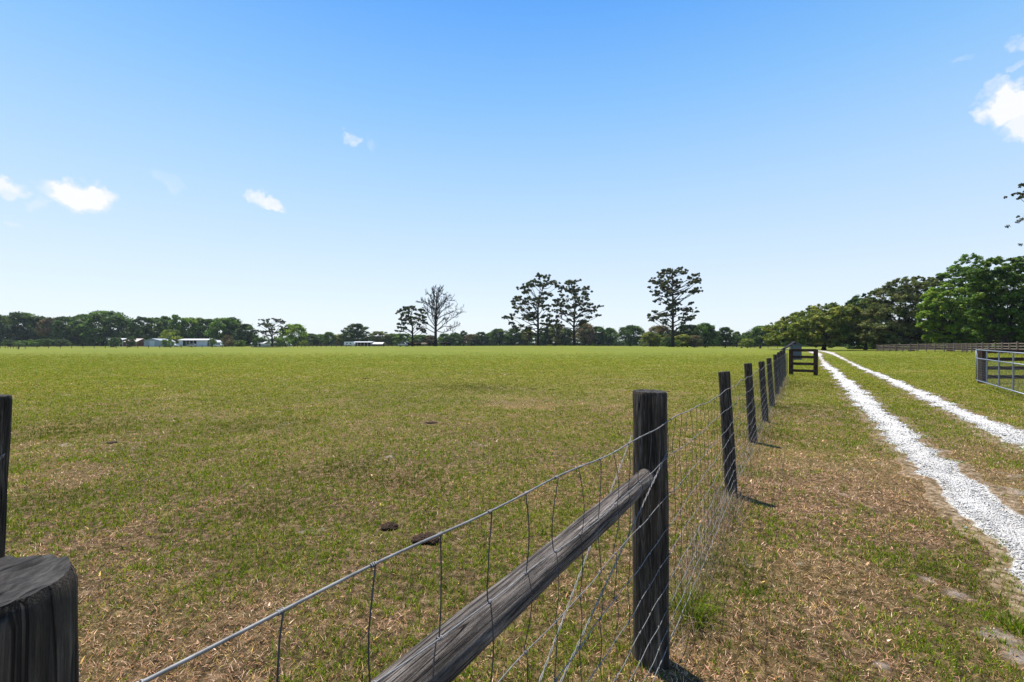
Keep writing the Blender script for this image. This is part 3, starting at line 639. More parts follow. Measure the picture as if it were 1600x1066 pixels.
# twisted brace wire: two double strands from the top of the thick post down to the foot of the near one
bw = MB(); r1 = .093
def twist(p, q, nt=26, rad=.0026, r=.0016):
    p = Vector(p); q = Vector(q); d = (q-p); u = d.normalized().cross(Vector((0, 0, 1))).normalized(); v = u.cross(d.normalized()); L_ = d.length
    for ph in (0, math.pi):
        n = int(nt*8*L_/2.2)+4; pts = []
        for i in range(n):
            t = i/(n-1); a_ = ph+2*math.pi*nt*t*L_/2.2; pts.append(tuple(p+d*t+(u*math.cos(a_)+v*math.sin(a_))*rad))
        bw.tube(pts, r, 5)
pc = Vector((0, 0, 0))
fieldside = Vector((-FN[0], -FN[1], 0))*r1; driveside = Vector((FN[0], FN[1], 0))*r1
nearfoot = Vector((-.513, .415, 0))-FB
meet = Vector((-.513+1.24*.50, .415+1.965*.50, .585))-FB
twist(driveside+Vector((0, 0, 1.10)), meet+Vector((FN[0], FN[1], 0))*.03, rad=.0024)
twist(fieldside+Vector((0, 0, 1.16)), meet-Vector((FN[0], FN[1], 0))*.03, rad=.0024)
twist(meet, nearfoot+driveside*1.05+Vector((0, 0, .12)), rad=.0034)
pts = []
for i in range(15):
    a_ = -math.pi/2+math.pi*i/14; c_ = Vector((FD[0]*math.cos(a_)+FN[0]*math.sin(a_), FD[1]*math.cos(a_)+FN[1]*math.sin(a_), 0))
    pts.append(tuple(c_*(r1+.002)+Vector((0, 0, 1.16-.06*i/14))))
bw.tube(pts, .0018, 5)
bw.build('brace_wire', M['wire'], fence, True)

# lone leaning gate post at the left edge with a twisted wire
gp = empty('timber_post', (-2.243, 1.96, T1(-2.28, 1.96)), 0, 'dark leaning timber post standing alone in the pasture at the left edge', 'post')
o = link('shaft', log_mesh('shaft', 1.52, .066, .062, M['post'], 5, segs=48), gp); orient(o, Vector((-.078, 0, -.1)), Vector((.0, 0, 1.42)))
tw = MB(); bw = tw; twist(Vector((.068, -.01, 1.17)), Vector((-.12, -.08, .86)), 8*2.2/.37, .0035, .0022); tw.build('twisted_wire', M['wire'], gp, True)

# ------------------------------------------------------------------ board panels and gates of the drive entrance
def board_panel(name, p0, p1, top, nb, gap, label, cat, mat, rails=None, pw=.17, mid=0):
    a = Vector((p0[0], p0[1], T1(*p0))); b = Vector((p1[0], p1[1], T1(*p1))); t = empty(name, a, 0, label, cat)
    d = (b-a); ang = math.atan2(d.y, d.x); n_ = 2+mid
    for i in range(n_):
        p = d*(i/(n_-1)); m = MB(); m.box((0, 0, (top-.1)/2-.05+.03), (pw, pw, top+.05), bev=.012); o = m.build('post', mat, t); o.location = p; o.rotation_euler = (0, 0, ang)
    L_ = Vector((d.x, d.y, 0)).length
    for z in rails or [top-.08-gap*k for k in range(nb)]:
        m = MB(); m.box((0, 0, 0), (L_+pw*.6, .04, .145), bev=.006); o = m.build('board', mat, t)
        o.location = d/2+Vector((math.sin(ang)*(pw/2+.022), -math.cos(ang)*(pw/2+.022), z)); o.rotation_euler = (0, 0, ang)
    return t
board_panel('short_board_fence', (15.55, 25.35), (16.42, 24.6), 1.46, 4, .37, 'short brown four-board fence panel standing across the end of the wire fence', 'fence', M['brown'], [1.36, .99, .62, .24], .19)
board_panel('short_board_fence', (19.33, 18.7), (24.2, 18.3), 1.46, 4, .37, 'brown four-board fence panel behind the open metal gate', 'fence', M['brown'], [1.30, .98, .62, .26], .19, 1)
def metal_gate():
    A = Vector((17.65, 17.3, 0)); B0 = Vector((14.46, 12.85, 0)); d = (B0-A).normalized(); panel = .274*(B0-A).length; n = 4
    t = empty('pipe_gate', (A.x, A.y, .33), math.atan2(d.y, d.x), 'open galvanised pipe gate with wire mesh infill beside the drive', 'gate')
    H_ = 1.15; dz = -.012
    Lg = panel*n
    fr = MB(); fr.tube([(0, 0, 0), (0, 0, H_)], .020, 10); fr.tube([(Lg, 0, dz*Lg), (Lg, 0, H_+dz*Lg)], .020, 10); fr.tube([(0, 0, 0), (Lg, 0, dz*Lg)], .020, 10); fr.tube([(0, 0, H_), (Lg, 0, H_+dz*Lg)], .020, 10)
    for x in (0, Lg):
        for z in (0, H_): fr.ball((x, 0, z+dz*x), (.025, .025, .025), 8, 6)
    fr.build('frame', M['galv'], t, True)
    m = MB(); m.tube([(.02, 0, H_*.72), (Lg-.02, 0, H_*.72+dz*Lg)], .02, 10); m.build('rail', M['galv'], t, True)
    for k in range(1, n):
        m = MB(); m.box((k*panel, 0, H_/2+dz*k*panel), (.042, .03, H_-.05)); m.build('upright', M['galv'], t)
    m = MB(); x = .1
    while x < Lg: m.tube([(x, .022, .02+dz*x), (x, .022, H_*.71+dz*x)], .0022, 4, False); x += .1
    for k in range(9): z = .05+k*.09; m.tube([(.02, .026, z), (Lg-.02, .026, z+dz*Lg)], .0022, 4, False)
    m.build('wire_mesh', M['wire_dull'], t)
    m = MB(); m.tube([(-.05, -.02, H_*.5), (.02, -.03, H_*.5)], .012, 6); m.box((-.03, 0, H_*.5-.05), (.012, .012, .12)); m.build('latch', M['galv'], t)
    hp = A+d*(Lg+.16); return hp
hp = metal_gate()
o = link('gate_post', log_mesh('gate_post', 1.75, .1, .095, M['post'], 91, segs=36), None, (hp.x, hp.y, T1(hp.x, hp.y)-.1)); tag(o, 'round timber post carrying the pipe gate beside the drive', 'post')

def dist_fence(name, line, spacing, height, nb, mat, label, r=None, bh=.14, wires=False, pr=.06, cat='fence'):
    P = [Vector((x, y, 0)) for x, y in line]; t = empty(name, (P[0].x, P[0].y, T1(P[0].x, P[0].y)), 0, label, cat); o0 = t.location.copy()
    segs = [(P[i+1]-P[i]).length for i in range(len(P)-1)]; tot = sum(segs); n = max(2, int(tot/spacing)+1); pos = []
    for k in range(n):
        s = tot*k/(n-1); i = 0
        while i < len(segs)-1 and s > segs[i]: s -= segs[i]; i += 1
        p = P[i].lerp(P[i+1], min(1, s/segs[i])); p.z = T1(p.x, p.y); pos.append(p)
    pm = MB(); (pm.box((0, 0, height/2), (pr*2, pr*2, height+.1), bev=.01) if not wires else pm.tube([(0, 0, -.1), (0, 0, height*.5), (0, 0, height)], [pr, pr*.97, pr*.93], 8)); me = pm.mesh('post', mat)
    hs = [random.uniform(.93, 1.06) for _ in pos]
    for p, h in zip(pos, hs):
        o = link('post', me, t, p-o0); o.rotation_euler = (random.uniform(-.02, .02), random.uniform(-.02, .02), math.atan2(pos[1].y-pos[0].y, pos[1].x-pos[0].x)); o.scale = (1, 1, h)
    if wires:
        m = MB()
        for k in range(nb): m.tube([tuple(p-o0+Vector((0, 0, height*(.92-.27*k)))) for p in pos], bh, 4, False)
        m.build('wire_strands', mat, t)
    else:
        for k in range(nb):
            for i in range(len(pos)-1):
                a, b = pos[i], pos[i+1]; d = b-a; m = MB(); ang = math.atan2(d.y, d.x); zz = height*.93-(height*.9/nb)*k
                m.box((0, 0, 0), (d.length+.02, .035, bh), bev=0)
                o = m.build('board', mat, t); o.location = a-o0+d/2+Vector((math.sin(ang)*(pr+.02), -math.cos(ang)*(pr+.02), zz+random.uniform(-.015, .015))); o.rotation_euler = (0, -math.atan2(d.z, math.hypot(d.x, d.y)), ang)
    return t
dist_fence('board_fence', [(50.5, 40.3), (57.4, 51), (70.9, 72), (77.8, 97)], 2.44, 1.42, 4, M['board'], 'weathered brown four-board fence running in front of the big oaks', pr=.065, bh=.105)
dist_fence('wire_fence', [(px(-15, 212), 212), (px(8, 208), 208), (px(33, 196), 196), (px(225, 208), 208), (px(393, 226), 226)], 4.0, 1.35, 3, M['post'], 'far fence of dark wooden posts in front of the barns at left', wires=True, bh=.018, pr=.10)
dist_fence('wire_fence', [(px(393, 226), 226), (px(440, 186), 186), (px(500, 180), 180), (px(640, 200), 200)], 1.9, 1.25, 3, M['post'], 'far close-posted fence in front of the white trailer', wires=True, bh=.03, pr=.09)
dist_fence('wire_fence', [(px(1085, 175), 175), (px(1150, 165), 165), (px(1215, 150), 150)], 3.2, 1.2, 3, M['post'], 'far low fence before the small trees right of the tallest pine', wires=True, bh=.02, pr=.07)
for x, y0, y1, lab in ((28.5, 537, 547.3, 'single dark fence post standing forward in the far left pasture'),):
    D = 160; X = px(x, D); o = link('fence_post', log_mesh('fence_post', 2.3, .14, .13, M['post'], 8, segs=16, rings=8), None, (X, D, T1(X, D)-.1)); tag(o, lab, 'post')

# ------------------------------------------------------------------ manure, tufts, weeds
def blob_pile(x, y, wpx, name, label, mat, n=60, flat=.75):
    X, Y = gpt(x, y); R_ = wpx/FPX*Y/2; m = MB(); random.seed(int(x*7+y))
    for k in range(n):
        a_ = random.random()*6.28; q = random.random()**.6*R_*.75; s_ = R_*random.uniform(.10, .27)
        m.ball((math.cos(a_)*q, math.sin(a_)*q*.8, s_*flat*.5+.3*R_*flat*(1-q/R_)), (s_, s_, s_*flat*1.1), 9, 6, .28)
    o = m.build(name, mat, None, False, (X, Y, T1(X, Y))); tag(o, label, 'manure', 'manure pats scattered over the pasture'); return o
for (x, y, w_, lab) in [(607, 826, 36, 'crumbly brown manure pile, left one of the two nearest'), (665, 846, 48, 'wide crumbly brown manure pile crossed by the top fence wire'),
                        (674, 661, 20, 'dark flat manure pat in a green patch of mid pasture'), (174, 692, 18, 'thin dark manure pat on the left of the pasture'), (768, 669, 9, 'small dark manure lump left of the thick fence post'),
                        (889, 651, 10, 'small dark manure lump closest to the left of the thick post'), (833, 608, 11, 'small manure lump in the middle distance left of the post'), (862, 609, 12, 'small manure lump beside another, nearest its right side'),
                        (1043, 612, 10, 'small manure lump just right of the thick post top'), (303, 791, 14, 'small dry manure crumb in the brown grass at left'), (572, 592, 14, 'distant manure pat in the middle of the pasture'),
                        (918, 641, 10, 'small manure lump above its neighbour left of the thick post'), (590, 595, 10, 'tiny distant manure pat right of a wider one'), (40, 544.6, 5, 'dark lump by the far left fence posts'), (726, 549.5, 4, 'dark speck of manure on the far rise below the woods')]:
    blob_pile(x, y, w_, 'manure_pile', lab, M['manure'], flat=.7 if y > 800 else .28)
def tuft(name, label, x, y, n, L, W, spread, pal, mat, cat='grass tuft', XY=None, lean0=.45):
    X, Y = XY or gpt(x, y); n_ = n; xx = X+rng.normal(0, spread, n_); yy = Y+rng.normal(0, spread, n_)
    V, F4, F3 = blades(xx, yy, L*(.4+.8*rng.random(n_)), W*(.6+.8*rng.random(n_)), np.abs(rng.normal(lean0, .3, n_)), np.arctan2(yy-Y, xx-X)+rng.normal(0, .6, n_), rng.random(n_)*6.28, rng.random(n_)*1.2)
    V[:, 0] -= X; V[:, 1] -= Y; z = T1(X, Y); V[:, 2] -= z
    o = link(name, npmesh(name, V, [F4, F3], mat, col=np.repeat(pick(pal, n_), 5, 0)), None, (X, Y, z)); tag(o, label, cat); return o
tuft('grass_tuft', 'tall green grass tuft at the foot of the thick fence post', 1080, 962, 260, .20, .004, .05, GREENS*np.array([1.0, 1.0, 1.0]), M['grass'])
tuft('grass_tuft', 'coarse dark grass tuft in the brown verge at the lower right edge', 1590, 985, 150, .09, .005, .035, GREENS*.7, M['grass'])
def fence_weeds():
    n = 6500; s = rng.random(n)**.9*24+.05; s[:1500] = .25+rng.random(1500)*2.9; P = FP[None]+FD[None]*s[:, None]+FN[None]*(rng.normal(.04, .10, n))[:, None]
    X, Y = P[:, 0], P[:, 1]; k = vn(s*1.7, s*0+5) > .28; X, Y, s = X[k], Y[k], s[k]; m = len(X)
    L = (.06+.17*rng.random(m)**1.7)*(1-.3*(s > 8)); W = np.clip(.0022+s*.0003, .002, .007)*(.6+.8*rng.random(m))
    V, F4, F3 = blades(X, Y, L, W, np.abs(rng.normal(.45, .4, m)), rng.random(m)*6.28, rng.random(m)*6.28, rng.random(m)*.9)
    pal = np.array([[.24, .165, .13], [.36, .26, .21], [.15, .10, .08], [.12, .15, .03], [.44, .34, .28]])
    o = link('dead_weeds', npmesh('dead_weeds', V, [F4, F3], M['straw'], col=np.repeat(pick(pal, m), 5, 0))); tag(o, 'pale dead weed stems left standing along the foot of the wire fence', 'weeds', kind='stuff')
fence_weeds()

# ------------------------------------------------------------------ trees
def leaves_at(C_, R_, n_each, size, rnd, pal, up=.5, flat=.75, shell=.55):
    """C_ (k,3) clump centres, R_ (k,) radii -> rhombic leaf sprays spread through every clump"""
    k = len(C_); n = k*n_each; c = np.repeat(C_, n_each, 0); r = np.repeat(R_, n_each)
    d = rnd.normal(size=(n, 3)); d /= np.linalg.norm(d, axis=1)[:, None]; q = (shell+(1-shell)*rnd.random(n))*np.where(rnd.random(n) < .15, 1.22, 1)
    P = c+d*(r*q)[:, None]*np.array([1, 1, flat])
    nrm = d*.7+rnd.normal(size=(n, 3))*.6+np.array([0, 0, up]); nrm /= np.linalg.norm(nrm, axis=1)[:, None]
    a = rnd.normal(size=(n, 3)); u = np.cross(nrm, a); u /= np.linalg.norm(u, axis=1)[:, None]; v = np.cross(nrm, u)
    s = (size*(.55+.9*rnd.random(n)))[:, None]; 
    V = np.empty((n, 4, 3)); V[:, 0] = P-u*s; V[:, 1] = P-v*s*.5+u*s*.1; V[:, 2] = P+u*s; V[:, 3] = P+v*s*.55-u*s*.15
    F = (np.arange(n)[:, None]*4+np.arange(4)[None])
    ct = rnd.random(k); col = pal[rnd.integers(0, len(pal), k)]*(.65+.7*ct[:, None]); col = np.repeat(col, n_each, 0)*(.55+.9*rnd.random((n, 1)))
    return V.reshape(-1, 3), F, np.repeat(col, 4, 0)
PAL = {
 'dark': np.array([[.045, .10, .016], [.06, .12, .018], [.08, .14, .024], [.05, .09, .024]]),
 'mid': np.array([[.08, .16, .018], [.105, .19, .02], [.065, .135, .018], [.14, .21, .028]]),
 'bright': np.array([[.15, .26, .02], [.19, .30, .026], [.11, .20, .018], [.24, .32, .04]]),
 'olive': np.array([[.17, .215, .028], [.22, .25, .036], [.14, .185, .026], [.28, .28, .05], [.10, .145, .024]]),
 'grey': np.array([[.135, .17, .045], [.17, .195, .055], [.10, .14, .036], [.21, .215, .085]]),
 'brown': np.array([[.16, .115, .06], [.12, .12, .04], [.18, .125, .075], [.10, .12, .035]]),
 'yellow': np.array([[.19, .25, .025], [.24, .28, .035], [.15, .22, .022]]),
 'pine': np.array([[.055, .075, .028], [.075, .09, .032], [.11, .105, .032], [.05, .07, .04]]),
}
def limb_pts(a, b, rnd, wig=.08, n=5, arch=.1):
    a = np.array(a, float); b = np.array(b, float); L_ = np.linalg.norm(b-a); P = []
    w1 = rnd.normal(size=3)*wig*L_; w2 = rnd.normal(size=3)*wig*L_*.5
    for i in range(n):
        t = i/(n-1); P.append(tuple(a+(b-a)*t+w1*math.sin(math.pi*t)+w2*math.sin(2*math.pi*t)+np.array([0, 0, -arch*L_*math.sin(math.pi*t)])))
    return P
def broad_variant(seed, H, W, pal, K, per, leaf, trunk_h=.22, crown_low=.18, top_narrow=.6, flat=.7, nlimb=10, droop=0):
    rnd = np.random.default_rng(seed); C_ = []; R_ = []
    lobes = [(rnd.normal(0, .18*W), rnd.normal(0, .18*W), rnd.random()*.3) for _ in range(4)]
    while len(C_) < K:
        t = rnd.random()**.8; z = H*(crown_low+(1-crown_low)*t)
        prof = math.sqrt(max(0.02, 1-((t-.38)/.64)**2)) if t > .38 else (.72+.28*t/.38)
        a = rnd.random()*6.283; ang = 1+.22*math.sin(2*a+seed)+.15*math.sin(3*a+seed*2)
        rr = W/2*prof*ang*(.35+.65*rnd.random()**.5)
        rc = W*.135*(.6+.8*rnd.random())*(.85+.3*(1-t))
        C_.append((math.cos(a)*(rr-rc*.4), math.sin(a)*(rr-rc*.4), min(z, H-rc*.75))); R_.append(rc)
    C_ = np.array(C_); R_ = np.array(R_)
    V, F, col = leaves_at(C_, R_, per, leaf, rnd, PAL[pal], flat=flat, shell=.3)
    crown = npmesh('crown', V, F, M['leaf'], col=col)
    tb = MB(); th = H*trunk_h; tr = H*.028
    tb.tube([(0, 0, -.4), (0, 0, .25), (rnd.normal(0, .1), 0, th*.6), (rnd.normal(0, .2), rnd.normal(0, .2), th)], [tr*1.8, tr*1.25, tr, tr*.9], 8)
    order = rnd.permutation(K)[:nlimb]
    for i in order: tb.tube(limb_pts((0, 0, th*.9), C_[i]*.95, rnd, .06, 5, -.04), [tr*.6, tr*.42, tr*.3, tr*.2, tr*.08], 5, False)
    return tb.mesh('trunk', M['bark'], True), crown
def place_tree(var, X, Y, h, wd, label, group=None, name='tree', cat='tree', yaw=None):
    trunk, crown, H, W = var; t = empty(name, (X, Y, T1(X, Y)), random.random()*6.28 if yaw is None else yaw, label, cat, group)
    t.scale = (wd/W, wd/W, h/H)
    link('trunk', trunk, t); link('crown', crown, t); return t
VAR = {}
def var(key, *a, **k):
    VAR[key] = (*broad_variant(*a, **k), a[1], a[2])
for i, pal in enumerate(['dark', 'mid', 'bright', 'olive', 'brown', 'grey', 'yellow']):
    for j in range(2):
        var((pal, j), 100+i*10+j, 14, 13, pal, 95, 100, .36, trunk_h=.14, crown_low=.10)
var(('tall', 0), 301, 16, 9, 'mid', 80, 90, .34, trunk_h=.25, crown_low=.25)
var(('tall', 1), 302, 16, 9, 'dark', 80, 90, .34, trunk_h=.22, crown_low=.2)
var(('shrub', 0), 303, 5, 8, 'mid', 45, 70, .26, trunk_h=.1, crown_low=.0)
var(('shrub', 1), 304, 5, 8, 'brown', 45, 70, .26, trunk_h=.1, crown_low=.0)
var(('shrub', 2), 305, 5, 8, 'dark', 45, 70, .26, trunk_h=.1, crown_low=.0)
var(('shrub', 3), 306, 5, 8, 'yellow', 45, 70, .26, trunk_h=.1, crown_low=.0)
# photo column, top row, width, depth, variant, label
TREES = [
 (-6, 492, 34, 262, ('olive', 0), 'olive tree cut by the left edge of the picture'),
 (28, 487.5, 58, 268, ('dark', 0), 'broad dark oak, the first big crown from the left edge'),
 (60, 494, 40, 272, ('dark', 1), 'dark oak between the first big crown and a brownish tree at far left'),
 (84, 496, 30, 266, ('brown', 0), 'brownish tree among the dark oaks at far left'),
 (105, 494.5, 36, 262, ('dark', 1), 'dark upright oak just right of the brownish tree'),
 (130, 491, 34, 268, ('mid', 0), 'mid green oak left of the tallest crown in the left woods'),
 (160, 485.5, 62, 262, ('dark', 0), 'tallest wide dark oak of the left woods above the carport'),
 (196, 498, 34, 275, ('mid', 1), 'mid green tree right of the tallest left oak above the pinkish roof'),
 (219, 494.5, 22, 262, ('tall', 1), 'tall knobbly dark tree left of the grey gabled shed'),
 (217, 514, 15, 252, ('dark', 1), 'small dark tree close against the left wall of the grey gabled shed'),
 (243, 496, 42, 270, ('mid', 0), 'lit green tree standing right behind the grey gabled shed'),
 (258, 494, 20, 275, ('tall', 0), 'narrow tree between the grey gabled shed and the slim round-topped tree'),
 (275, 491.5, 19, 262, ('tall', 0), 'slim round-topped tree rising between shed and long pole barn'),
 (268, 515, 32, 258, ('yellow', 0), 'low yellow green tree behind the parked vehicles'),
 (298, 495.5, 40, 270, ('bright', 0), 'bright green tree directly behind the long pole barn'),
 (324, 498, 30, 272, ('dark', 1), 'darker tree behind the right end of the long pole barn'),
 (349, 496, 44, 265, ('mid', 1), 'green tree above the brown bush right of the pole barn'),
 (363, 495.5, 30, 275, ('dark', 0), 'dark tree behind the green one above the brown bush'),
 (384, 506, 34, 262, ('dark', 1), 'rounded dark tree ending the left woods before the lone small pine'),
 (461, 506, 36, 262, ('bright', 1), 'bright green tree just right of the lone small pine'),
 (486, 521, 26, 325, ('dark', 0), 'small dark tree next right of the bright tree by the small pine'),
 (501, 522, 22, 330, ('mid', 0), 'small green tree in the low far row left of centre'),
 (514, 518.5, 20, 320, ('mid', 1), 'slightly taller round tree in the low far row'),
 (534, 522, 24, 325, ('olive', 1), 'olive yellow tree left of the big tree above the trailer'),
 (557, 505.5, 38, 315, ('dark', 1), 'big isolated dark tree above the white trailer'),
 (592, 517.5, 30, 325, ('grey', 0), 'greyish tree right of the big tree above the trailer'),
 (612, 521, 22, 328, ('dark', 0), 'small dark tree left of the round-crowned pine'),
 (630, 521, 26, 322, ('mid', 0), 'green tree behind the silver pickup'),
 (655, 523, 30, 322, ('mid', 1), 'green tree behind the foot of the round-crowned pine'),
 (670, 524, 24, 324, ('brown', 1), 'brownish tree between the round pine and the bare tree'),
 (694, 521, 24, 322, ('dark', 1), 'dark tree just right of the bare tree trunk'),
 (712, 520, 22, 320, ('dark', 0), 'dark tree under the right limbs of the bare tree'),
 (724, 516.5, 13, 325, ('tall', 1), 'thin taller tree right of the bare tree'),
 (737, 522, 22, 320, ('brown', 0), 'purplish brown tree right of the thin taller tree'),
 (752, 518.5, 24, 322, ('dark', 1), 'dark tree midway between the bare tree and the left tall pine'),
 (766, 519.5, 18, 322, ('mid', 0), 'narrow green tree left of the left tall pine'),
 (781, 513.5, 28, 315, ('dark', 0), 'round dark tree below the lowest left branch of the left tall pine'),
 (803, 513, 30, 315, ('dark', 1), 'dark tree left of the left tall pine trunk'),
 (822, 514, 26, 318, ('olive', 0), 'olive tree touching the left tall pine trunk'),
 (851, 512, 28, 300, ('dark', 1), 'dark tree just right of the left tall pine trunk'),
 (868, 507, 30, 300, ('grey', 1), 'grey green tree between the two neighbouring tall pines'),
 (884, 513, 24, 305, ('dark', 0), 'dark tree left of the right neighbouring pine trunk'),
 (914, 505, 34, 295, ('brown', 1), 'tall brownish tree right of the neighbouring pine trunks'),
 (934, 510, 34, 300, ('dark', 1), 'dark tree right of the tall brownish one'),
 (951, 512, 26, 300, ('dark', 0), 'dark tree before the gap in the far row'),
 (985, 508, 42, 290, ('dark', 0), 'rounded dark tree standing alone between gap and tallest pine'),
 (1028, 508.5, 34, 215, ('brown', 1), 'russet and olive tree left of the tallest pine trunk'),
 (1016, 519, 30, 205, ('olive', 0), 'low olive thicket tree left of the tallest pine'),
 (1074, 507, 36, 215, ('dark', 1), 'dark tree behind the right side of the tallest pine'),
 (1066, 522, 26, 200, ('olive', 1), 'low olive tree at the right foot of the tallest pine'),
 (1102, 504.5, 36, 212, ('dark', 0), 'round dark tree, first full crown right of the tallest pine'),
 (1085, 524, 26, 198, ('brown', 0), 'low brownish tree under the round dark crown'),
 (1133, 511, 28, 218, ('dark', 1), 'dark tree second right of the tallest pine'),
 (1151, 518, 15, 240, ('tall', 0), 'small pointed green tree in the gap right of centre'),
 (1164, 519.5, 15, 240, ('mid', 1), 'small green tree beside the pointed one'),
 (1188, 509, 40, 200, ('dark', 0), 'dark tree left of the spreading olive oak'),
 (1168, 529, 18, 190, ('yellow', 1), 'little yellow green tree in front of the dark one left of the olive oak'),
]
for (x, yt, wpx, D, v, lab) in TREES:
    D = D+20 if x < 480 else D
    X = px(x, D); h = pz(yt, D)-T1(X, D); place_tree(VAR[v], X, D, h, wpx/FPX*D*1.12, lab, name='broadleaf_tree')
SHRUBS = [(180, 527, 20, 238, 2, 'dark shrub standing in front of the carport'), (205, 526, 15, 238, 2, 'dark shrub hiding part of the pinkish roofed building'), (262, 530, 14, 238, 0, 'green shrub before the gap between grey shed and pole barn'), (398, 531, 10, 240, 2, 'small dark shrub in front of the white building by the small pine'), (34, 532, 17, 246, 0, 'lit green shrub, left one of three before the far left oaks'), (53, 530.5, 20, 246, 0, 'green shrub, middle one of three before the far left oaks'), (71, 529.5, 20, 246, 2, 'darker green shrub, right one of three before the far left oaks'),
          (14, 531, 22, 247, 2, 'dark shrub nearest the left edge of the picture'), (357, 523.5, 20, 245, 1, 'reddish brown bush right of the small grey gabled hut'), (333, 529, 10, 250, 0, 'small shrub by the small grey hut'),
          (406, 528, 20, 255, 2, 'dark shrub behind the white roof near the small pine'), (444, 527, 24, 255, 0, 'green shrub at the foot of the small pine'), (475, 532, 14, 250, 3, 'yellow green shrub right of the bright tree'), (96, 530, 22, 250, 2, 'dark shrub under the trees left of the carport'),
          (375, 532, 20, 250, 0, 'green shrub beside the brown bush'), (1046, 527, 24, 190, 2, 'dark bush behind the tallest pine trunk')]
for (x, yt, wpx, D, v, lab) in SHRUBS:
    X = px(x, D); h = pz(yt, D)-T1(X, D); place_tree(VAR[('shrub', v)], X, D, h, wpx/FPX*D*1.1, lab, name='shrub', cat='shrub')
# the wood behind, one mass
def far_wood():
    rnd = np.random.default_rng(55); Cc = []; Rr = []
    xs = np.concatenate([np.arange(-60, 1330, 2.2), np.arange(1330, 1760, 2.6)])
    for x in xs:
        D = np.interp(x, [-60, 395, 430, 1000, 1040, 1330], [308, 308, 350, 345, 262, 240]) if x < 1330 else np.interp(x, [1330, 1480, 1760], [160, 135, 105]); D = D+rnd.random()*18; X = px(x, D); z0 = T1(X, D)
        top = np.interp(x, [-60, 150, 210, 380, 400, 600, 760, 870, 960, 967, 1000, 1030, 1110, 1150, 1180, 1330], [514, 513, 518, 519, 526, 527, 525, 519, 524, 533, 528, 518, 518, 526, 516, 512]) if x < 1330 else 505
        top = top+rnd.normal(0, 1.5)
        h = pz(top, D)-z0; k = max(2, int(h/2.6)); Cc.append((X, D, z0+.9)); Rr.append(2.0)
        for q in range(k): Cc.append((X+rnd.normal(0, .8), D+rnd.normal(0, 1.5), z0+h*(q+.4)/k)); Rr.append(1.7*(.7+.6*rnd.random()))
    V, F, col = leaves_at(np.array(Cc), np.array(Rr), 40, .72, rnd, np.vstack([PAL['dark'], PAL['mid'][:2], PAL['grey'][:1]]))
    o = link('distant_woods', npmesh('distant_woods', V, F, M['leaf'], col=col)); tag(o, 'continuous dark band of far woods behind the single trees', 'woods', kind='stuff')
far_wood()

# pines traced as clumps of needles at the branch ends
def pine(name, label, D, ox, oy, s, trunk, clumps, depth=.55, per=66, leaf=.24, tr=.46, seed=1, extra=(), rscale=1.05, pal='pine', Yspread=1.0):
    rnd = np.random.default_rng(seed); bx, by = ox+trunk[0][0]/s, oy+trunk[0][1]/s; X0 = px(bx, D); z0 = T1(X0, D)
    t = empty(name, (X0, D, z0), 0, label, 'tree'); k = D/FPX/s
    top = pz(oy+min(c[1]-c[2] for c in clumps)/s, D); H = top-z0; sy = H/((trunk[0][1]-min(c[1]-c[2] for c in clumps))*k)
    P = lambda x, y: ((x-trunk[0][0])*k, (trunk[0][1]-y)*k*sy)
    tp = [P(*q) for q in trunk]; tb = MB(); n = len(tp); tpts = [(a, 0.25*math.sin(i*1.7+seed)*(0 if i == 0 else 1), b if i else -.6) for i, (a, b) in enumerate(tp)]
    tb.tube(tpts, [tr*(1.25 if i == 0 else 1-.82*i/(n-1)) for i in range(n)], 9)
    tz = [p[2] for p in tpts]; Cs = []; Rs = []
    br = MB(); cx = np.mean([c[0] for c in clumps])
    for (x, y, r) in clumps:
        a, b = P(x, y); R_ = r*k*rscale; tx = float(np.interp(b, tz, [p[0] for p in tpts])); wid = max(2.0, abs(a-tx)); maxw = (max(c[0] for c in clumps)-min(c[0] for c in clumps))/2*k
        dep = rnd.uniform(-1, 1)*math.sqrt(max(.05, 1-min(1, (abs(a-tx)/maxw))**2))*maxw*depth*2
        Cs.append((a, dep, b)); Rs.append(R_*.8)
        for _ in range(9):
            q = rnd.normal(size=3)*R_*.95; Cs.append((a+q[0]*.85, dep+q[1]*2, b+min(q[2]*.5, R_*.25))); Rs.append(R_*rnd.uniform(.3, .55))
        hz = max(tz[1]*.6 if len(tz) > 1 else 0, b-(abs(a-tx)+abs(dep))*rnd.uniform(.25, .6)-R_*.3); hz = min(hz, b); ty = float(np.interp(hz, tz, [p[0] for p in tpts])); tyy = float(np.interp(hz, tz, [p[1] for p in tpts]))
        bpts = limb_pts((ty, tyy, hz), (a, dep, b-R_*.15), rnd, .05, 5, rnd.uniform(-.04, .12)); r0 = min(tr*.38, .02*math.hypot(a-tx, dep)+.05)
        br.tube(bpts, [r0, r0*.75, r0*.55, r0*.4, r0*.2], 5, False)
    for pl in extra: 
        q = [P(*u) for u in pl]; br.tube([(u[0], .3*i, u[1]) for i, u in enumerate(q)], [tr*.42*(1-.7*i/(len(q)-1)) for i in range(len(q))], 6, False)
    tb.build('trunk', M['bark'], t, True); br.build('branches', M['bark'], t, True)
    V, F, col = leaves_at(np.array(Cs), np.array(Rs), per, leaf, rnd, PAL[pal], up=.45, flat=.75, shell=.1)
    link('crown', npmesh('crown', V, F, M['needle'], col=col), t); return t
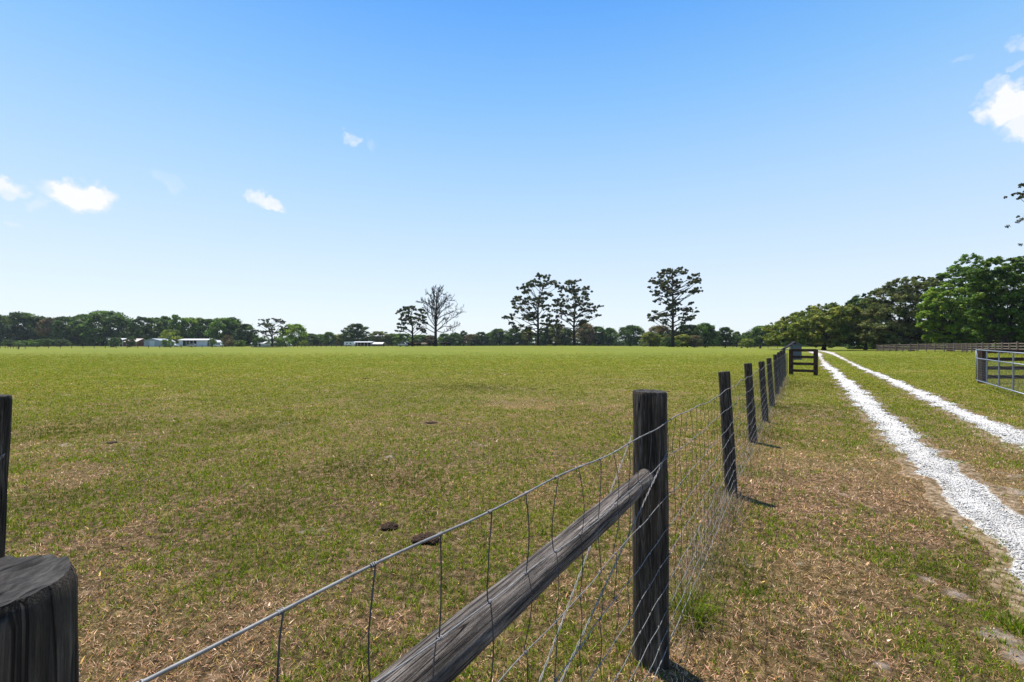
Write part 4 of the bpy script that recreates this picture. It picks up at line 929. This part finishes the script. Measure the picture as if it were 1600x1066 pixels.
CA = [(275,205,32),(350,150,42),(410,130,32),(470,110,35),(540,110,40),(600,130,40),(650,170,36),(688,195,22),(420,190,34),(480,200,34),(350,220,32),(300,295,28),(345,270,28),(560,185,38),(600,290,32),(540,270,28),(500,310,32),(560,330,22),(200,330,32),(250,320,26),(165,380,26),(180,420,22),(230,380,36),(290,390,40),(340,370,30),(400,385,30),(450,370,38),(490,390,28),(220,470,32),(200,500,18),(290,460,30),(340,470,30),(540,430,32),(590,460,32),(500,460,28),(300,540,32),(350,560,42),(400,550,42),(420,500,32),(380,600,26),(320,600,22),(92,560,26),(140,535,26),(75,555,15),(150,580,16),(155,630,24),(180,670,24),(215,690,22),(270,650,20),(330,690,32),(530,550,36),(580,560,36),(560,620,36),(600,650,36),(520,640,26)]
CB = [(890,150,34),(840,170,34),(930,180,28),(780,200,32),(740,240,28),(800,250,36),(860,230,32),(920,240,32),(970,210,32),(1010,250,32),(1045,295,26),(990,300,36),(930,300,30),(870,300,30),(760,300,26),(720,270,18),(830,350,40),(900,370,36),(970,370,36),(1030,350,28),(670,355,22),(700,370,26),(660,430,32),(710,430,36),(770,420,42),(830,430,36),(900,440,36),(960,440,32),(1000,470,36),(1060,430,26),(1050,480,26),(1100,490,18),(1140,480,18),(1130,450,20),(1180,440,20),(1160,540,14),(1185,545,10),(1080,555,18),(1020,530,22),(690,490,30),(740,510,30),(800,500,30),(860,530,26),(720,600,32),(700,640,28),(760,650,28),(950,620,32),(1000,620,26),(1050,610,26),(1040,570,20),(840,590,22),(650,600,30),(680,560,26)]
CC_ = [(345,125,28),(300,130,26),(270,160,28),(230,180,22),(390,140,16),(440,170,22),(460,180,12),(350,180,32),(400,190,26),(300,200,30),(250,210,30),(230,255,36),(290,260,36),(350,250,26),(400,250,26),(450,250,30),(490,235,22),(550,205,22),(520,220,20),(600,240,17),(570,260,20),(530,290,26),(480,300,30),(420,310,30),(180,235,12),(120,265,17),(140,300,22),(115,315,10),(180,310,26),(220,330,32),(280,330,32),(350,330,30),(590,335,15),(600,370,17),(560,370,24),(510,380,26),(450,370,26),(400,390,20),(150,380,22),(170,400,24),(230,400,32),(290,400,30),(160,468,11),(200,450,16),(250,490,24),(300,470,24),(270,540,24),(230,560,16),(180,570,20),(400,490,26),(450,480,30),(490,500,20),(380,520,26),(430,540,26),(490,550,30),(550,545,18),(570,580,13),(520,590,20),(100,610,15),(120,650,20),(160,620,26),(170,660,20),(210,630,26),(250,610,26),(290,580,24),(380,590,26),(400,650,26),(460,640,26),(500,660,20),(545,650,13),(380,700,16),(290,660,20),(270,690,14),(550,720,12),(500,740,20),(430,740,22),(400,760,24)]
CD = [(240,370,36),(290,340,32),(340,335,32),(400,335,32),(450,355,32),(490,400,32),(510,450,26),(200,410,30),(320,400,28),(380,400,24),(440,420,26),(190,470,26),(230,480,28),(290,470,28),(350,450,24),(400,470,28),(460,480,26),(500,510,24),(180,530,20),(270,530,26),(330,510,24),(390,530,18),(440,540,20),(190,575,18),(240,580,22),(290,590,20),(160,620,14),(200,625,16),(410,590,16),(460,600,20),(490,630,20),(520,610,16),(260,425,26),(270,330,20)]
CE = [(190,165,22),(240,135,25),(290,130,25),(340,150,22),(370,130,18),(390,150,13),(260,180,26),(320,180,26),(360,200,26),(390,200,18),(225,200,12),(140,240,15),(170,250,17),(122,235,8),(200,255,15),(245,245,17),(290,250,16),(400,230,18),(430,215,13),(420,260,18),(360,260,18),(330,230,16)]
pine('pine_tree', 'tall broad-topped pine, left one of the neighbouring pair on the rise', 160, 780, 420, 7.617, [(462,895),(463,700),(462,560),(462,450),(485,350),(515,250),(545,130)], CA, seed=4, extra=[((455,565),(350,560),(240,572),(130,575)),((455,645),(390,650),(330,668),(230,690)),((455,500),(400,430),(330,370),(240,340)),((480,370),(420,310),(370,240),(300,200))])
pine('pine_tree', 'tall open-crowned pine, right one of the neighbouring pair on the rise', 163, 780, 420, 7.617, [(893,893),(890,740),(890,650),(900,520),(905,380),(895,260),(890,150)], CB, seed=6, extra=[((890,690),(840,620),(790,595),(720,570)),((905,580),(960,520),(1030,490),(1120,480)),((895,560),(860,500),(800,450),(730,420))])
pine('pine_tree', 'tallest narrow pine standing alone right of the pair', 150, 1000, 400, 6.667, [(343,945),(338,760),(342,600),(345,480),(335,340),(335,230),(342,125)], CC_, seed=9, extra=[((345,465),(400,410),(450,370),(540,330)),((335,740),(290,720),(270,690),(240,640)),((345,600),(290,560),(230,580),(140,620))], tr=.48)
pine('pine_tree', 'smaller round-crowned pine left of the bare tree', 172, 600, 440, 8, [(357,818),(355,690),(355,570),(340,480),(340,400),(345,340)], CD, seed=12, extra=[((355,570),(310,500),(260,430)),((355,560),(420,510),(480,440)),((355,640),(300,600),(230,600))], tr=.38)
pine('pine_tree', 'small flat-crowned pine far left beside a bright green tree', 245, 380, 480, 6.667, [(307,400),(305,320),(302,280),(300,230),(300,150)], CE, seed=15, extra=[((302,290),(250,240),(180,200)),((302,290),(340,250),(385,180))], tr=.5, leaf=.30, per=42)
CF = [(1600,300,9),(1590,305,4),(1597,296,4),(1585,308,3),(1610,300,8),(1600,283,4),(1601,340,4),(1610,345,8),(1601,391,4),(1615,380,10),(1620,330,12),(1630,290,14),(1640,260,14),(1655,240,14),(1670,260,14),(1690,300,14),(1680,350,16),(1640,360,14),(1660,310,16),(1700,380,14),(1640,395,14),(1665,400,14)]
pine('pine_tree', 'pine mostly out of frame whose twig tips reach in at the right edge', 62, 0, 0, 1, [(1662,560),(1660,460),(1657,380),(1655,300),(1655,245)], [(c[0]+(18 if c[0] < 1625 else 14), c[1], c[2]*.75) for c in CF], seed=21, depth=.3, per=45, leaf=.12, tr=.3)

def dead_tree():
    D = 174; ox, oy, s = 600, 440, 8.0; bx, by = 645, 812; X0 = px(ox+bx/s, D); z0 = T1(X0, D); k = D/FPX/s
    t = empty('bare_tree', (X0, D, z0), 0, 'tall leafless dead tree with fanned grey branches', 'tree')
    sy = (pz(oy+78/s, D)-z0)/((by-78)*k); rnd = np.random.default_rng(31)
    P = lambda x, y: ((x-bx)*k, (by-y)*k*sy)
    tb = MB(); tp = [(645,812),(645,700),(645,600),(648,480),(651,360),(654,240),(658,150),(662,90)]
    tb.tube([(P(*q)[0], 0, P(*q)[1] if i else -.5) for i, q in enumerate(tp)], [.75, .55, .50, .40, .32, .23, .14, .05], 9)
    tb.build('trunk', M['deadwood'], t, True)
    LM = [[(655,620),(760,520),(880,430),(960,380)],[(650,620),(760,560),(880,580),(940,550)],[(660,620),(740,640),(830,610),(890,640)],[(650,480),(740,430),(850,395),(940,350)],[(655,470),(720,370),(770,320),(850,290)],[(655,370),(720,290),(790,240),(870,235)],[(655,360),(720,280),(780,220),(820,190)],[(655,260),(690,200),(740,150),(770,180)],[(655,230),(690,150),(720,110),(735,95)],[(655,300),(675,200),(690,130),(700,85)],[(648,260),(630,160),(640,110),(650,80)],[(645,240),(612,160),(600,120),(590,90)],[(640,300),(590,200),(560,160),(530,150)],[(640,350),(570,290),(500,240),(460,235)],[(635,360),(560,300),(490,270),(450,270)],[(640,440),(560,380),(510,340),(480,320)],[(640,500),(600,380),(570,300),(550,240)],[(635,560),(560,450),(530,390),(500,370)],[(635,600),(560,540),(500,520),(470,500)],[(630,640),(540,590),(490,585),(440,580)],[(655,430),(700,340),(740,270),(760,210)],[(655,560),(720,500),(760,470),(800,480)],[(645,420),(610,330),(590,260),(560,200)],[(648,200),(625,150),(612,110),(620,82)],[(655,180),(672,130),(680,100),(676,80)]]
    LM += [[(645, y0), (645+sx*30, y0-70), (645+sx*50, y0-130), (645+sx*(60), y0-190)] for sx, y0 in ((1, 560), (-1, 560), (.7, 480), (-.7, 470), (.4, 400), (-.5, 380), (.3, 620), (-.3, 640))]
    bb = MB()
    def grow(pts, r0, lvl):
        n = len(pts); bb.tube([tuple(p) for p in pts], [max(.03, r0*(1-.7*i/(n-1))) for i in range(n)], 5 if lvl < 2 else 3, False)
        if lvl >= 3: return
        L_ = sum(np.linalg.norm(pts[i+1]-pts[i]) for i in range(n-1)); cnt = [12, 7, 5][lvl]
        for q in range(cnt):
            u = .25+.75*(q+rnd.random())/cnt; f = min(u*(n-1), n-1.001); i = int(f); p = pts[i]+(pts[i+1]-pts[i])*(f-i); d = pts[i+1]-pts[i]; d = d/np.linalg.norm(d)
            dv = d*.8+rnd.normal(size=3)*.5+np.array([0, 0, .28]); dv /= np.linalg.norm(dv); l2 = L_*rnd.uniform(.18, .36)*(1.15-u*.5)
            p1 = p+dv*l2*.5+rnd.normal(size=3)*l2*.06; p2 = p+dv*l2+rnd.normal(size=3)*l2*.12+np.array([0, 0, l2*.08]); grow([p, p1, p2], r0*.42, lvl+1)
    for L4 in LM:
        dep = rnd.uniform(-1, 1)*4.0; pts = []
        for i, q in enumerate(L4): a, b = P(*q); pts.append(np.array([a, dep*(i/3)**.8, b]))
        grow(pts, .17, 0)
    bb.build('branches', M['deadwood'], t, True)
dead_tree()

# big oaks on the right, each crown built from traced masses with real depth
def hero(name, label, D, tx, blobs, pal, per_m=56, leaf=.17, tr=.35, seed=1, depth=1.0, clump=.40, limbs=16, dens=1.0, up=.9):
    rnd = np.random.default_rng(seed); X0 = px(tx, D); z0 = T1(X0, D); t = empty(name, (X0, D, z0), 0, label, 'tree'); k = D/FPX
    xs = [b[0] for b in blobs]; hw = (max(xs)-min(xs))/2*k+.1; mx = (max(xs)+min(xs))/2; Cs = []; Rs = []; big = []
    for (x, y, r) in blobs:
        R_ = r*k; e = math.sqrt(max(.1, 1-((x-mx)*k/hw)**2)); 
        for layer in ((-.75, 0, .75) if e > .5 else (-.4, .3)):
            dep = hw*depth*e*(layer+rnd.uniform(-.15, .15)); sc2 = 1-.15*abs(layer)
            c = np.array([px(x, D)-X0+rnd.normal(0, R_*.15), dep, (pz(y, D)-z0)*(1-.12*abs(layer))]); big.append(c)
            nsub = int(17*dens*(R_/2.2)**1.2)+8
            for _ in range(nsub):
                d = rnd.normal(size=3); d /= np.linalg.norm(d); d[2] = abs(d[2])*.9 if rnd.random() < .6 else d[2]
                rc = R_*clump*(.5+.8*rnd.random()); stray = rnd.random() < .22; rc = rc*(.5 if stray else 1); q = c+d*(R_*sc2*(1.16 if stray else 1)-rc*.55)*np.array([1, 1, .85]); q[2] = max(q[2], .5); Cs.append(q); Rs.append(rc)
    Cs = np.array(Cs); Rs = np.array(Rs)
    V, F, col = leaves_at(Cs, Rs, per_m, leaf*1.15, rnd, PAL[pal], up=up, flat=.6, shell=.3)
    link('crown', npmesh('crown', V, F, M['leaf'], col=col), t)
    tb = MB(); H = float(max(c[2] for c in big)); fork = H*.2
    tb.tube([(0, 0, -.5), (.05, 0, .4), (.15, 0, fork*.6), (.1, .1, fork)], [tr*1.9, tr*1.25, tr, tr*.95], 10)
    for i in rnd.permutation(len(big))[:limbs]: tb.tube(limb_pts((.1, .1, fork*.92), big[i], rnd, .09, 7, -.03), [tr*.55, tr*.45, tr*.38, tr*.3, tr*.22, tr*.14, tr*.05], 6, False)
    tb.build('trunk', M['bark'], t, True); return t
hero('oak_tree', 'spreading low olive green oak beside the far end of the drive', 118, 1287, [(1214,527,12),(1226,512,14),(1240,526,15),(1240,503,12),(1256,497,14),(1262,517,17),(1275,486,12),(1284,500,16),(1298,483,12),(1312,486,13),(1326,490,11),(1300,504,16),(1318,508,16),(1288,521,16),(1308,528,14),(1252,533,10),(1272,535,10),(1330,520,12),(1228,534,8),(1206,533,7)], 'olive', seed=2, leaf=.2, depth=.8, tr=.45)
hero('oak_tree', 'dark oak showing its top between the olive oak and the grey green oak', 126, 1352, [(1343,468,11),(1332,478,9),(1352,482,15),(1366,474,12),(1348,502,17),(1368,497,16),(1360,521,16),(1340,524,12)], 'dark', seed=3, leaf=.2, depth=1.0)
hero('oak_tree', 'grey green oak with ragged bare twigs at its top behind the board fence', 106, 1424, [(1390,447,9),(1405,443,11),(1422,441,11),(1438,438,9),(1456,434,7),(1383,463,14),(1404,464,15),(1428,462,16),(1448,458,13),(1372,486,16),(1396,488,18),(1422,488,18),(1446,486,14),(1366,510,16),(1390,513,17),(1416,515,17),(1440,515,15),(1352,528,11),(1374,532,11),(1398,535,9),(1454,528,10)], 'grey', seed=5, leaf=.17, depth=.8, tr=.45, limbs=34, dens=.9)
hero('oak_tree', 'tall thin-topped tree rising behind the bright green oak', 104, 1508, [(1512,402,8),(1522,407,9),(1503,411,9),(1492,422,9),(1480,432,8),(1470,426,5),(1505,430,13),(1522,428,12),(1496,448,13),(1518,450,14),(1535,440,12),(1470,440,6),(1508,470,14),(1530,470,14)], 'mid', seed=7, leaf=.15, depth=.7, dens=.75, limbs=24)
hero('oak_tree', 'bright yellow green oak left of the large dark green oak', 86, 1484, [(1462,456,10),(1476,450,10),(1455,472,11),(1472,472,13),(1446,490,9),(1460,492,12),(1482,490,14),(1497,470,12),(1502,494,14),(1450,506,8),(1474,510,13),(1496,514,14),(1516,508,12),(1488,530,11),(1512,530,11),(1465,526,8)], 'bright', seed=8, leaf=.16, depth=.8)
hero('oak_tree', 'large dark green oak filling the right edge behind the board fence', 74, 1568, [(1530,420,11),(1546,412,10),(1562,410,10),(1580,412,11),(1598,408,11),(1614,404,11),(1536,440,14),(1558,434,15),(1582,436,16),(1606,432,17),(1628,424,18),(1532,464,14),(1554,462,17),(1580,464,18),(1606,462,18),(1634,456,20),(1528,488,13),(1550,490,17),(1578,492,18),(1606,492,19),(1636,490,20),(1538,512,13),(1562,516,15),(1590,518,16),(1620,518,17),(1576,534,9),(1606,536,10)], 'mid', seed=10, leaf=.16, depth=.75, tr=.5)
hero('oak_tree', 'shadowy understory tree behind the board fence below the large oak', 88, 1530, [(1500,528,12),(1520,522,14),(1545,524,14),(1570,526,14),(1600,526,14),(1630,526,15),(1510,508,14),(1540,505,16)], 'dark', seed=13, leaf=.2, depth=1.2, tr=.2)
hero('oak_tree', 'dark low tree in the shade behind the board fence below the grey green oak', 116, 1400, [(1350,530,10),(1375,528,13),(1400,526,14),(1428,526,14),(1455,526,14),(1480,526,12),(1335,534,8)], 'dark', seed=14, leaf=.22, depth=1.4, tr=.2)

# ------------------------------------------------------------------ far farmyard
def gable(name, label, x0, x1, yt, ye, D, mats, dep=7, front='gable', door=None, win=(), cat='shed'):
    X0, X1 = px(x0, D), px(x1, D); xc = (X0+X1)/2; z0 = T1(xc, D); W = X1-X0; he = pz(ye, D)-z0; ht = pz(yt, D)-z0
    t = empty(name, (xc, D, z0), 0, label, cat); m = MB(); hw = W/2
    if front == 'gable':
        m.prism([(-hw, -.3), (hw, -.3), (hw, he), (0, ht-.12), (-hw, he)], (0, 0, 0), (1, 0, 0), (0, 0, 1), (0, dep, 0)); m.build('wall', mats[0], t)
        r = MB(); o = .35
        for s_ in (-1, 1):
            sl = (ht-he)/hw; r.prism([(0, ht), (s_*(hw+o), he-o*sl), (s_*(hw+o), he-o*sl-.12), (0, ht-.12)][::s_], (0, -o, 0), (1, 0, 0), (0, 0, 1), (0, dep+2*o, 0))
        r.build('roof', mats[1], t)
    else:
        m.box((0, dep/2, he/2-.15), (W, dep, he+.3)); m.build('wall', mats[0], t)
        r = MB(); sl = ht-he
        r.prism([(-.5, he-.03), (-.5, he+.1), (dep/2, ht), (dep+.5, he+.1), (dep+.5, he-.03), (dep/2, ht-.13)], (-hw-.4, 0, 0), (0, 1, 0), (0, 0, 1), (W+.8, 0, 0)); r.build('roof', mats[1], t)
    if door:
        m = MB(); a, b, h_, mt = door; m.box(((a+b)/2*W-hw, -.03, h_/2), ((b-a)*W, .08, h_)); m.build('door', mt, t)
    for (a, z, ww, hh) in win:
        m = MB(); m.box((a*W-hw, -.03, z), (ww+.2, .08, hh+.2)); f = m.build('window', M['white_paint'], t); m = MB(); m.box((a*W-hw, -.08, z), (ww, .04, hh)); m.build('pane', M['glass_dark'], f)
    return t
gable('gabled_shed', 'grey gabled metal shed behind the far left fence', 225, 250.5, 529, 532, 250, (M['grey_wall'], M['grey_wall']), 9, door=(.35, .65, 3.2, M['white_wall']))
gable('gabled_hut', 'small grey gabled hut at the right end of the long pole barn', 326, 338.5, 531.5, 534.5, 252, (M['grey_wall'], M['white_metal']), 6, door=(.3, .7, 2.0, M['dark_open']))
gable('farm_house', 'building with pinkish roof and dull red wall behind the trees at left', 193, 213, 529, 534.5, 256, (M['red_wall'], M['pink_roof']), 9, front='eave', win=((.3, 1.6, 1.0, 1.0), (.7, 1.6, 1.0, 1.0)), cat='house')
gable('white_building', 'low white building with white roof left of the small pine', 393, 412, 534, 537, 252, (M['white_wall'], M['white_metal']), 7, front='eave', door=(.6, .75, 2, M['dark_open']), cat='building')
gable('white_hut', 'small white hut right of the small pine', 442, 450, 536.5, 538.5, 256, (M['white_wall'], M['white_metal']), 4, door=(.35, .65, 1.2, M['dark_open']), cat='hut')
gable('white_shed', 'tiny white shed between the grey gabled shed and the parked vehicles', 254, 263, 531, 534, 256, (M['white_wall'], M['white_metal']), 5, door=(.3, .6, 2, M['dark_open']))
def pole_barn(name, label, x0, x1, yt, D, nbays, wallbays, roofm, dep=9, wallm=None, h_drop=1.0):
    X0, X1 = px(x0, D), px(x1, D); xc = (X0+X1)/2; z0 = T1(xc, D); W = X1-X0; hw = W/2; ht = pz(yt, D)-z0; he = ht-h_drop
    t = empty(name, (xc, D, z0), 0, label, 'barn')
    r = MB(); r.prism([(-.8, he), (-.8, he+.15), (dep/2, ht), (dep+.8, he+.15), (dep+.8, he), (dep/2, ht-.15)], (-hw-.5, 0, 0), (0, 1, 0), (0, 0, 1), (W+1, 0, 0)); r.build('roof', roofm, t)
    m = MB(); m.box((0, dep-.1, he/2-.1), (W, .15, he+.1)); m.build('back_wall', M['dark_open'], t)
    for i in range(nbays+1):
        m = MB(); m.box((-hw+W*i/nbays, 0, he/2-.1), (.2, .2, he+.2)); m.build('post', M['white_wall'], t)
    for i in wallbays:
        m = MB(); m.box((-hw+W*(i+.5)/nbays, 0.02, he/2-.1), (W/nbays-.22, .12, he+.15)); m.build('wall', wallm or M['white_wall'], t)
    return t
pole_barn('pole_barn', 'long pole barn with white metal roof and open dark bays', 280, 324, 529.2, 252, 8, (0, 5, 6, 7), M['white_metal'])
pole_barn('carport', 'open dark carport with pale roof under the tallest left oak', 171, 192, 528.5, 256, 4, (), M['white_metal'], 7)
pole_barn('open_barn', 'long low open barn with pale roof right of the white trailer', 553, 580, 533.6, 290, 5, (), M['white_metal'], 7, h_drop=.7)
gable('metal_shed', 'low shed with white metal roof at the right end of the open barn', 580, 597, 534.8, 538, 290, (M['dark_open'], M['white_metal']), 7, front='eave', door=(.2, .5, 1.5, M['dark_open']))
def small_shed():
    D = 50; xc = px(1245.5, D); z0 = T1(xc, D); t = empty('small_shed', (xc, D, z0), 0, 'little grey shed with a dark sloping side roof beyond the brown board panel', 'shed'); k = D/FPX
    hw = 7*k; he = pz(540.5, D)-z0; ht = pz(537, D)-z0
    m = MB(); m.prism([(-hw, -.2), (hw, -.2), (hw, he), (0, ht), (-hw, he)], (0, 0, 0), (1, 0, 0), (0, 0, 1), (0, .6, 0)); m.build('wall', M['slate_wall'], t)
    r = MB(); r.prism([(-hw*.4, ht+.22), (-22*k, he-.38), (-22*k, he-.48), (-hw*.4, ht+.1)], (0, -.1, 0), (1, 0, 0), (0, 0, 1), (0, .5, 0)); r.build('side_roof', M['dark_open'], t)
    r = MB(); r.prism([(-hw*.4, ht+.22), (hw+.1, he), (hw+.1, he-.08), (-hw*.4, ht+.1)][::-1], (0, -.1, 0), (1, 0, 0), (0, 0, 1), (0, .8, 0)); r.build('roof', M['slate_wall'], t)
    for x in (-21*k,): p = MB(); p.box((x, .1, (he-.45)/2), (.09, .09, he-.42)); p.build('post', M['post'], t)
small_shed()
def trailer():
    D = 285; X0, X1 = px(537.5, D), px(553, D); z0 = T1((X0+X1)/2, D); h = pz(534, D)-z0; W = X1-X0; t = empty('travel_trailer', ((X0+X1)/2, D, z0), 0, 'white travel trailer parked left of the open barn', 'trailer')
    m = MB(); hw = W/2; m.prism([(-hw, .5), (hw, .5), (hw+.2, h*.6), (hw-.3, h-.1), (hw-.6, h), (-hw+.3, h), (-hw, h-.3)], (0, 0, 0), (1, 0, 0), (0, 0, 1), (0, 2.4, 0)); m.build('body', M['white_paint'], t)
    for x in (-hw*.4, hw*.3):
        m = MB(); m.box((x, -.02, h*.62), (.9, .05, .6)); m.build('window', M['glass_dark'], t)
    for x in (-.4, .4):
        m = MB(); m.tube([(x, -.02, .35), (x, .25, .35)], .35, 12); m.build('wheel', M['tyre'], t)
trailer()
def pickup(x, D, yaw, mat, label, L_=5.2, cabin=(.30, .62), name='pickup_truck', cat='pickup'):
    X = px(x, D); t = empty(name, (X, D, T1(X, D)), yaw, label, cat); h = L_/2
    m = MB(); m.prism([(-h, .45), (h, .45), (h, .95), (h*.5, 1.05), (-h, 1.05)], (0, -.9, 0), (1, 0, 0), (0, 0, 1), (0, 1.8, 0)); m.build('body', mat, t)
    a, b = cabin; a = -h+a*L_; b = -h+b*L_
    m = MB(); m.prism([(a-.1, 1.05), (b+.45, 1.05), (b, 1.72), (a, 1.72)], (0, -.8, 0), (1, 0, 0), (0, 0, 1), (0, 1.6, 0)); m.build('cabin', mat, t)
    for s_ in (-1, 1):
        m = MB(); m.prism([(a+.05, 1.12), (b+.28, 1.12), (b-.05, 1.62), (a+.08, 1.62)], (0, s_*.805-.01, 0), (1, 0, 0), (0, 0, 1), (0, .02, 0)); m.build('window', M['glass_dark'], t)
    for xx in (-h*.62, h*.62):
        for s_ in (-.92, .7):
            m = MB(); m.tube([(xx, s_, .37), (xx, s_+.22, .37)], .37, 14); w_ = m.build('wheel', M['tyre'], t); m = MB(); m.tube([(xx, s_-.01, .37), (xx, s_+.23, .37)], .2, 10); m.build('rim', M['silver_paint'], w_)
    return t
pickup(630.5, 176, .05, M['silver_paint'], 'silver pickup parked left of the round-crowned pine', 4.0)
pickup(271, 244, .1, M['white_paint'], 'white pickup parked left of the long pole barn', 5.2)
pickup(277, 247, 2.6, M['silver_paint'], 'silver car parked beside the white pickup', 4.6, (.2, .7), 'parked_car', 'car')
pickup(301, 248, .4, M['silver_paint'], 'silver car parked in front of the open bay of the pole barn', 4.6, (.2, .7), 'parked_car', 'car')
pickup(341.5, 247, .2, M['white_paint'], 'white car parked right of the small grey hut', 4.6, (.25, .7), 'parked_car', 'car')
def cow_mesh(mat):
    m = MB()
    # one outline swept along the back: rump, barrel, withers, neck, head
    m.tube([(-.95, 0, 1.02), (-.8, 0, 1.05), (-.45, 0, 1.0), (0, 0, .97), (.4, 0, 1.0), (.7, 0, 1.08), (.95, 0, 1.12), (1.15, 0, 1.1), (1.35, 0, 1.0), (1.55, 0, .86)], [.12, .3, .38, .42, .38, .33, .22, .19, .17, .1], 10)
    for x, s_, hk in ((-.7, .2, -.1), (-.7, -.2, -.1), (.55, .2, .03), (.55, -.2, .03)):
        m.tube([(x, s_, .95), (x+.06, s_, .62), (x+hk, s_, .40), (x, s_, .1), (x+.05, s_, 0)], [.17, .12, .06, .05, .065], 7)
    m.tube([(-.98, 0, 1.2), (-1.08, 0, .9), (-1.06, 0, .5)], [.03, .02, .04], 5)
    for s_ in (-1, 1): m.tube([(1.2, s_*.12, 1.2), (1.17, s_*.3, 1.18)], [.05, .02], 5)
    return m.mesh('cow', mat, True)
cb, cbr, ct = cow_mesh(M['cow_black']), cow_mesh(M['cow_brown']), cow_mesh(M['cow_tan'])
for (x, D, me, yaw, lab) in [(692, 166, cb, .1, 'black cow just right of the bare tree trunk'), (700.5, 168, cb, 2.9, 'black cow furthest right of the herd by the bare tree'), (674, 170, cb, 3.0, 'black cow just left of the bare tree trunk'),
                             (655, 176, cb, .2, 'black cow right of the round-crowned pine trunk'), (662, 176, ct, .3, 'pale tan cow among the black cows left of the bare tree'), (641, 174, cb, .5, 'black cow between the pickup and the round-crowned pine'), (650, 178, cbr, 3.2, 'dark brown cow behind the round-crowned pine trunk')]:
    X = px(x, D); o = link('cow', me, None, (X, D, T1(X, D))); o.rotation_euler = (0, 0, yaw); tag(o, lab, 'cow', 'cattle resting near the bare tree')

def haze():
    m = bpy.data.materials.new('haze'); m.use_nodes = True; nt = m.node_tree; nt.nodes.clear(); out = nt.nodes.new('ShaderNodeOutputMaterial')
    v = nt.nodes.new('ShaderNodeVolumePrincipled'); v.inputs['Density'].default_value = .00009; v.inputs['Color'].default_value = (.80, .88, 1, 1); v.inputs['Anisotropy'].default_value = .2
    nt.links.new(v.outputs[0], out.inputs['Volume'])
    b = MB(); b.box((0, 0, 20.5), (1900, 1900, 45)); o = b.build('haze', m); tag(o, 'thin summer haze over the pasture', 'haze', kind='stuff')
haze()
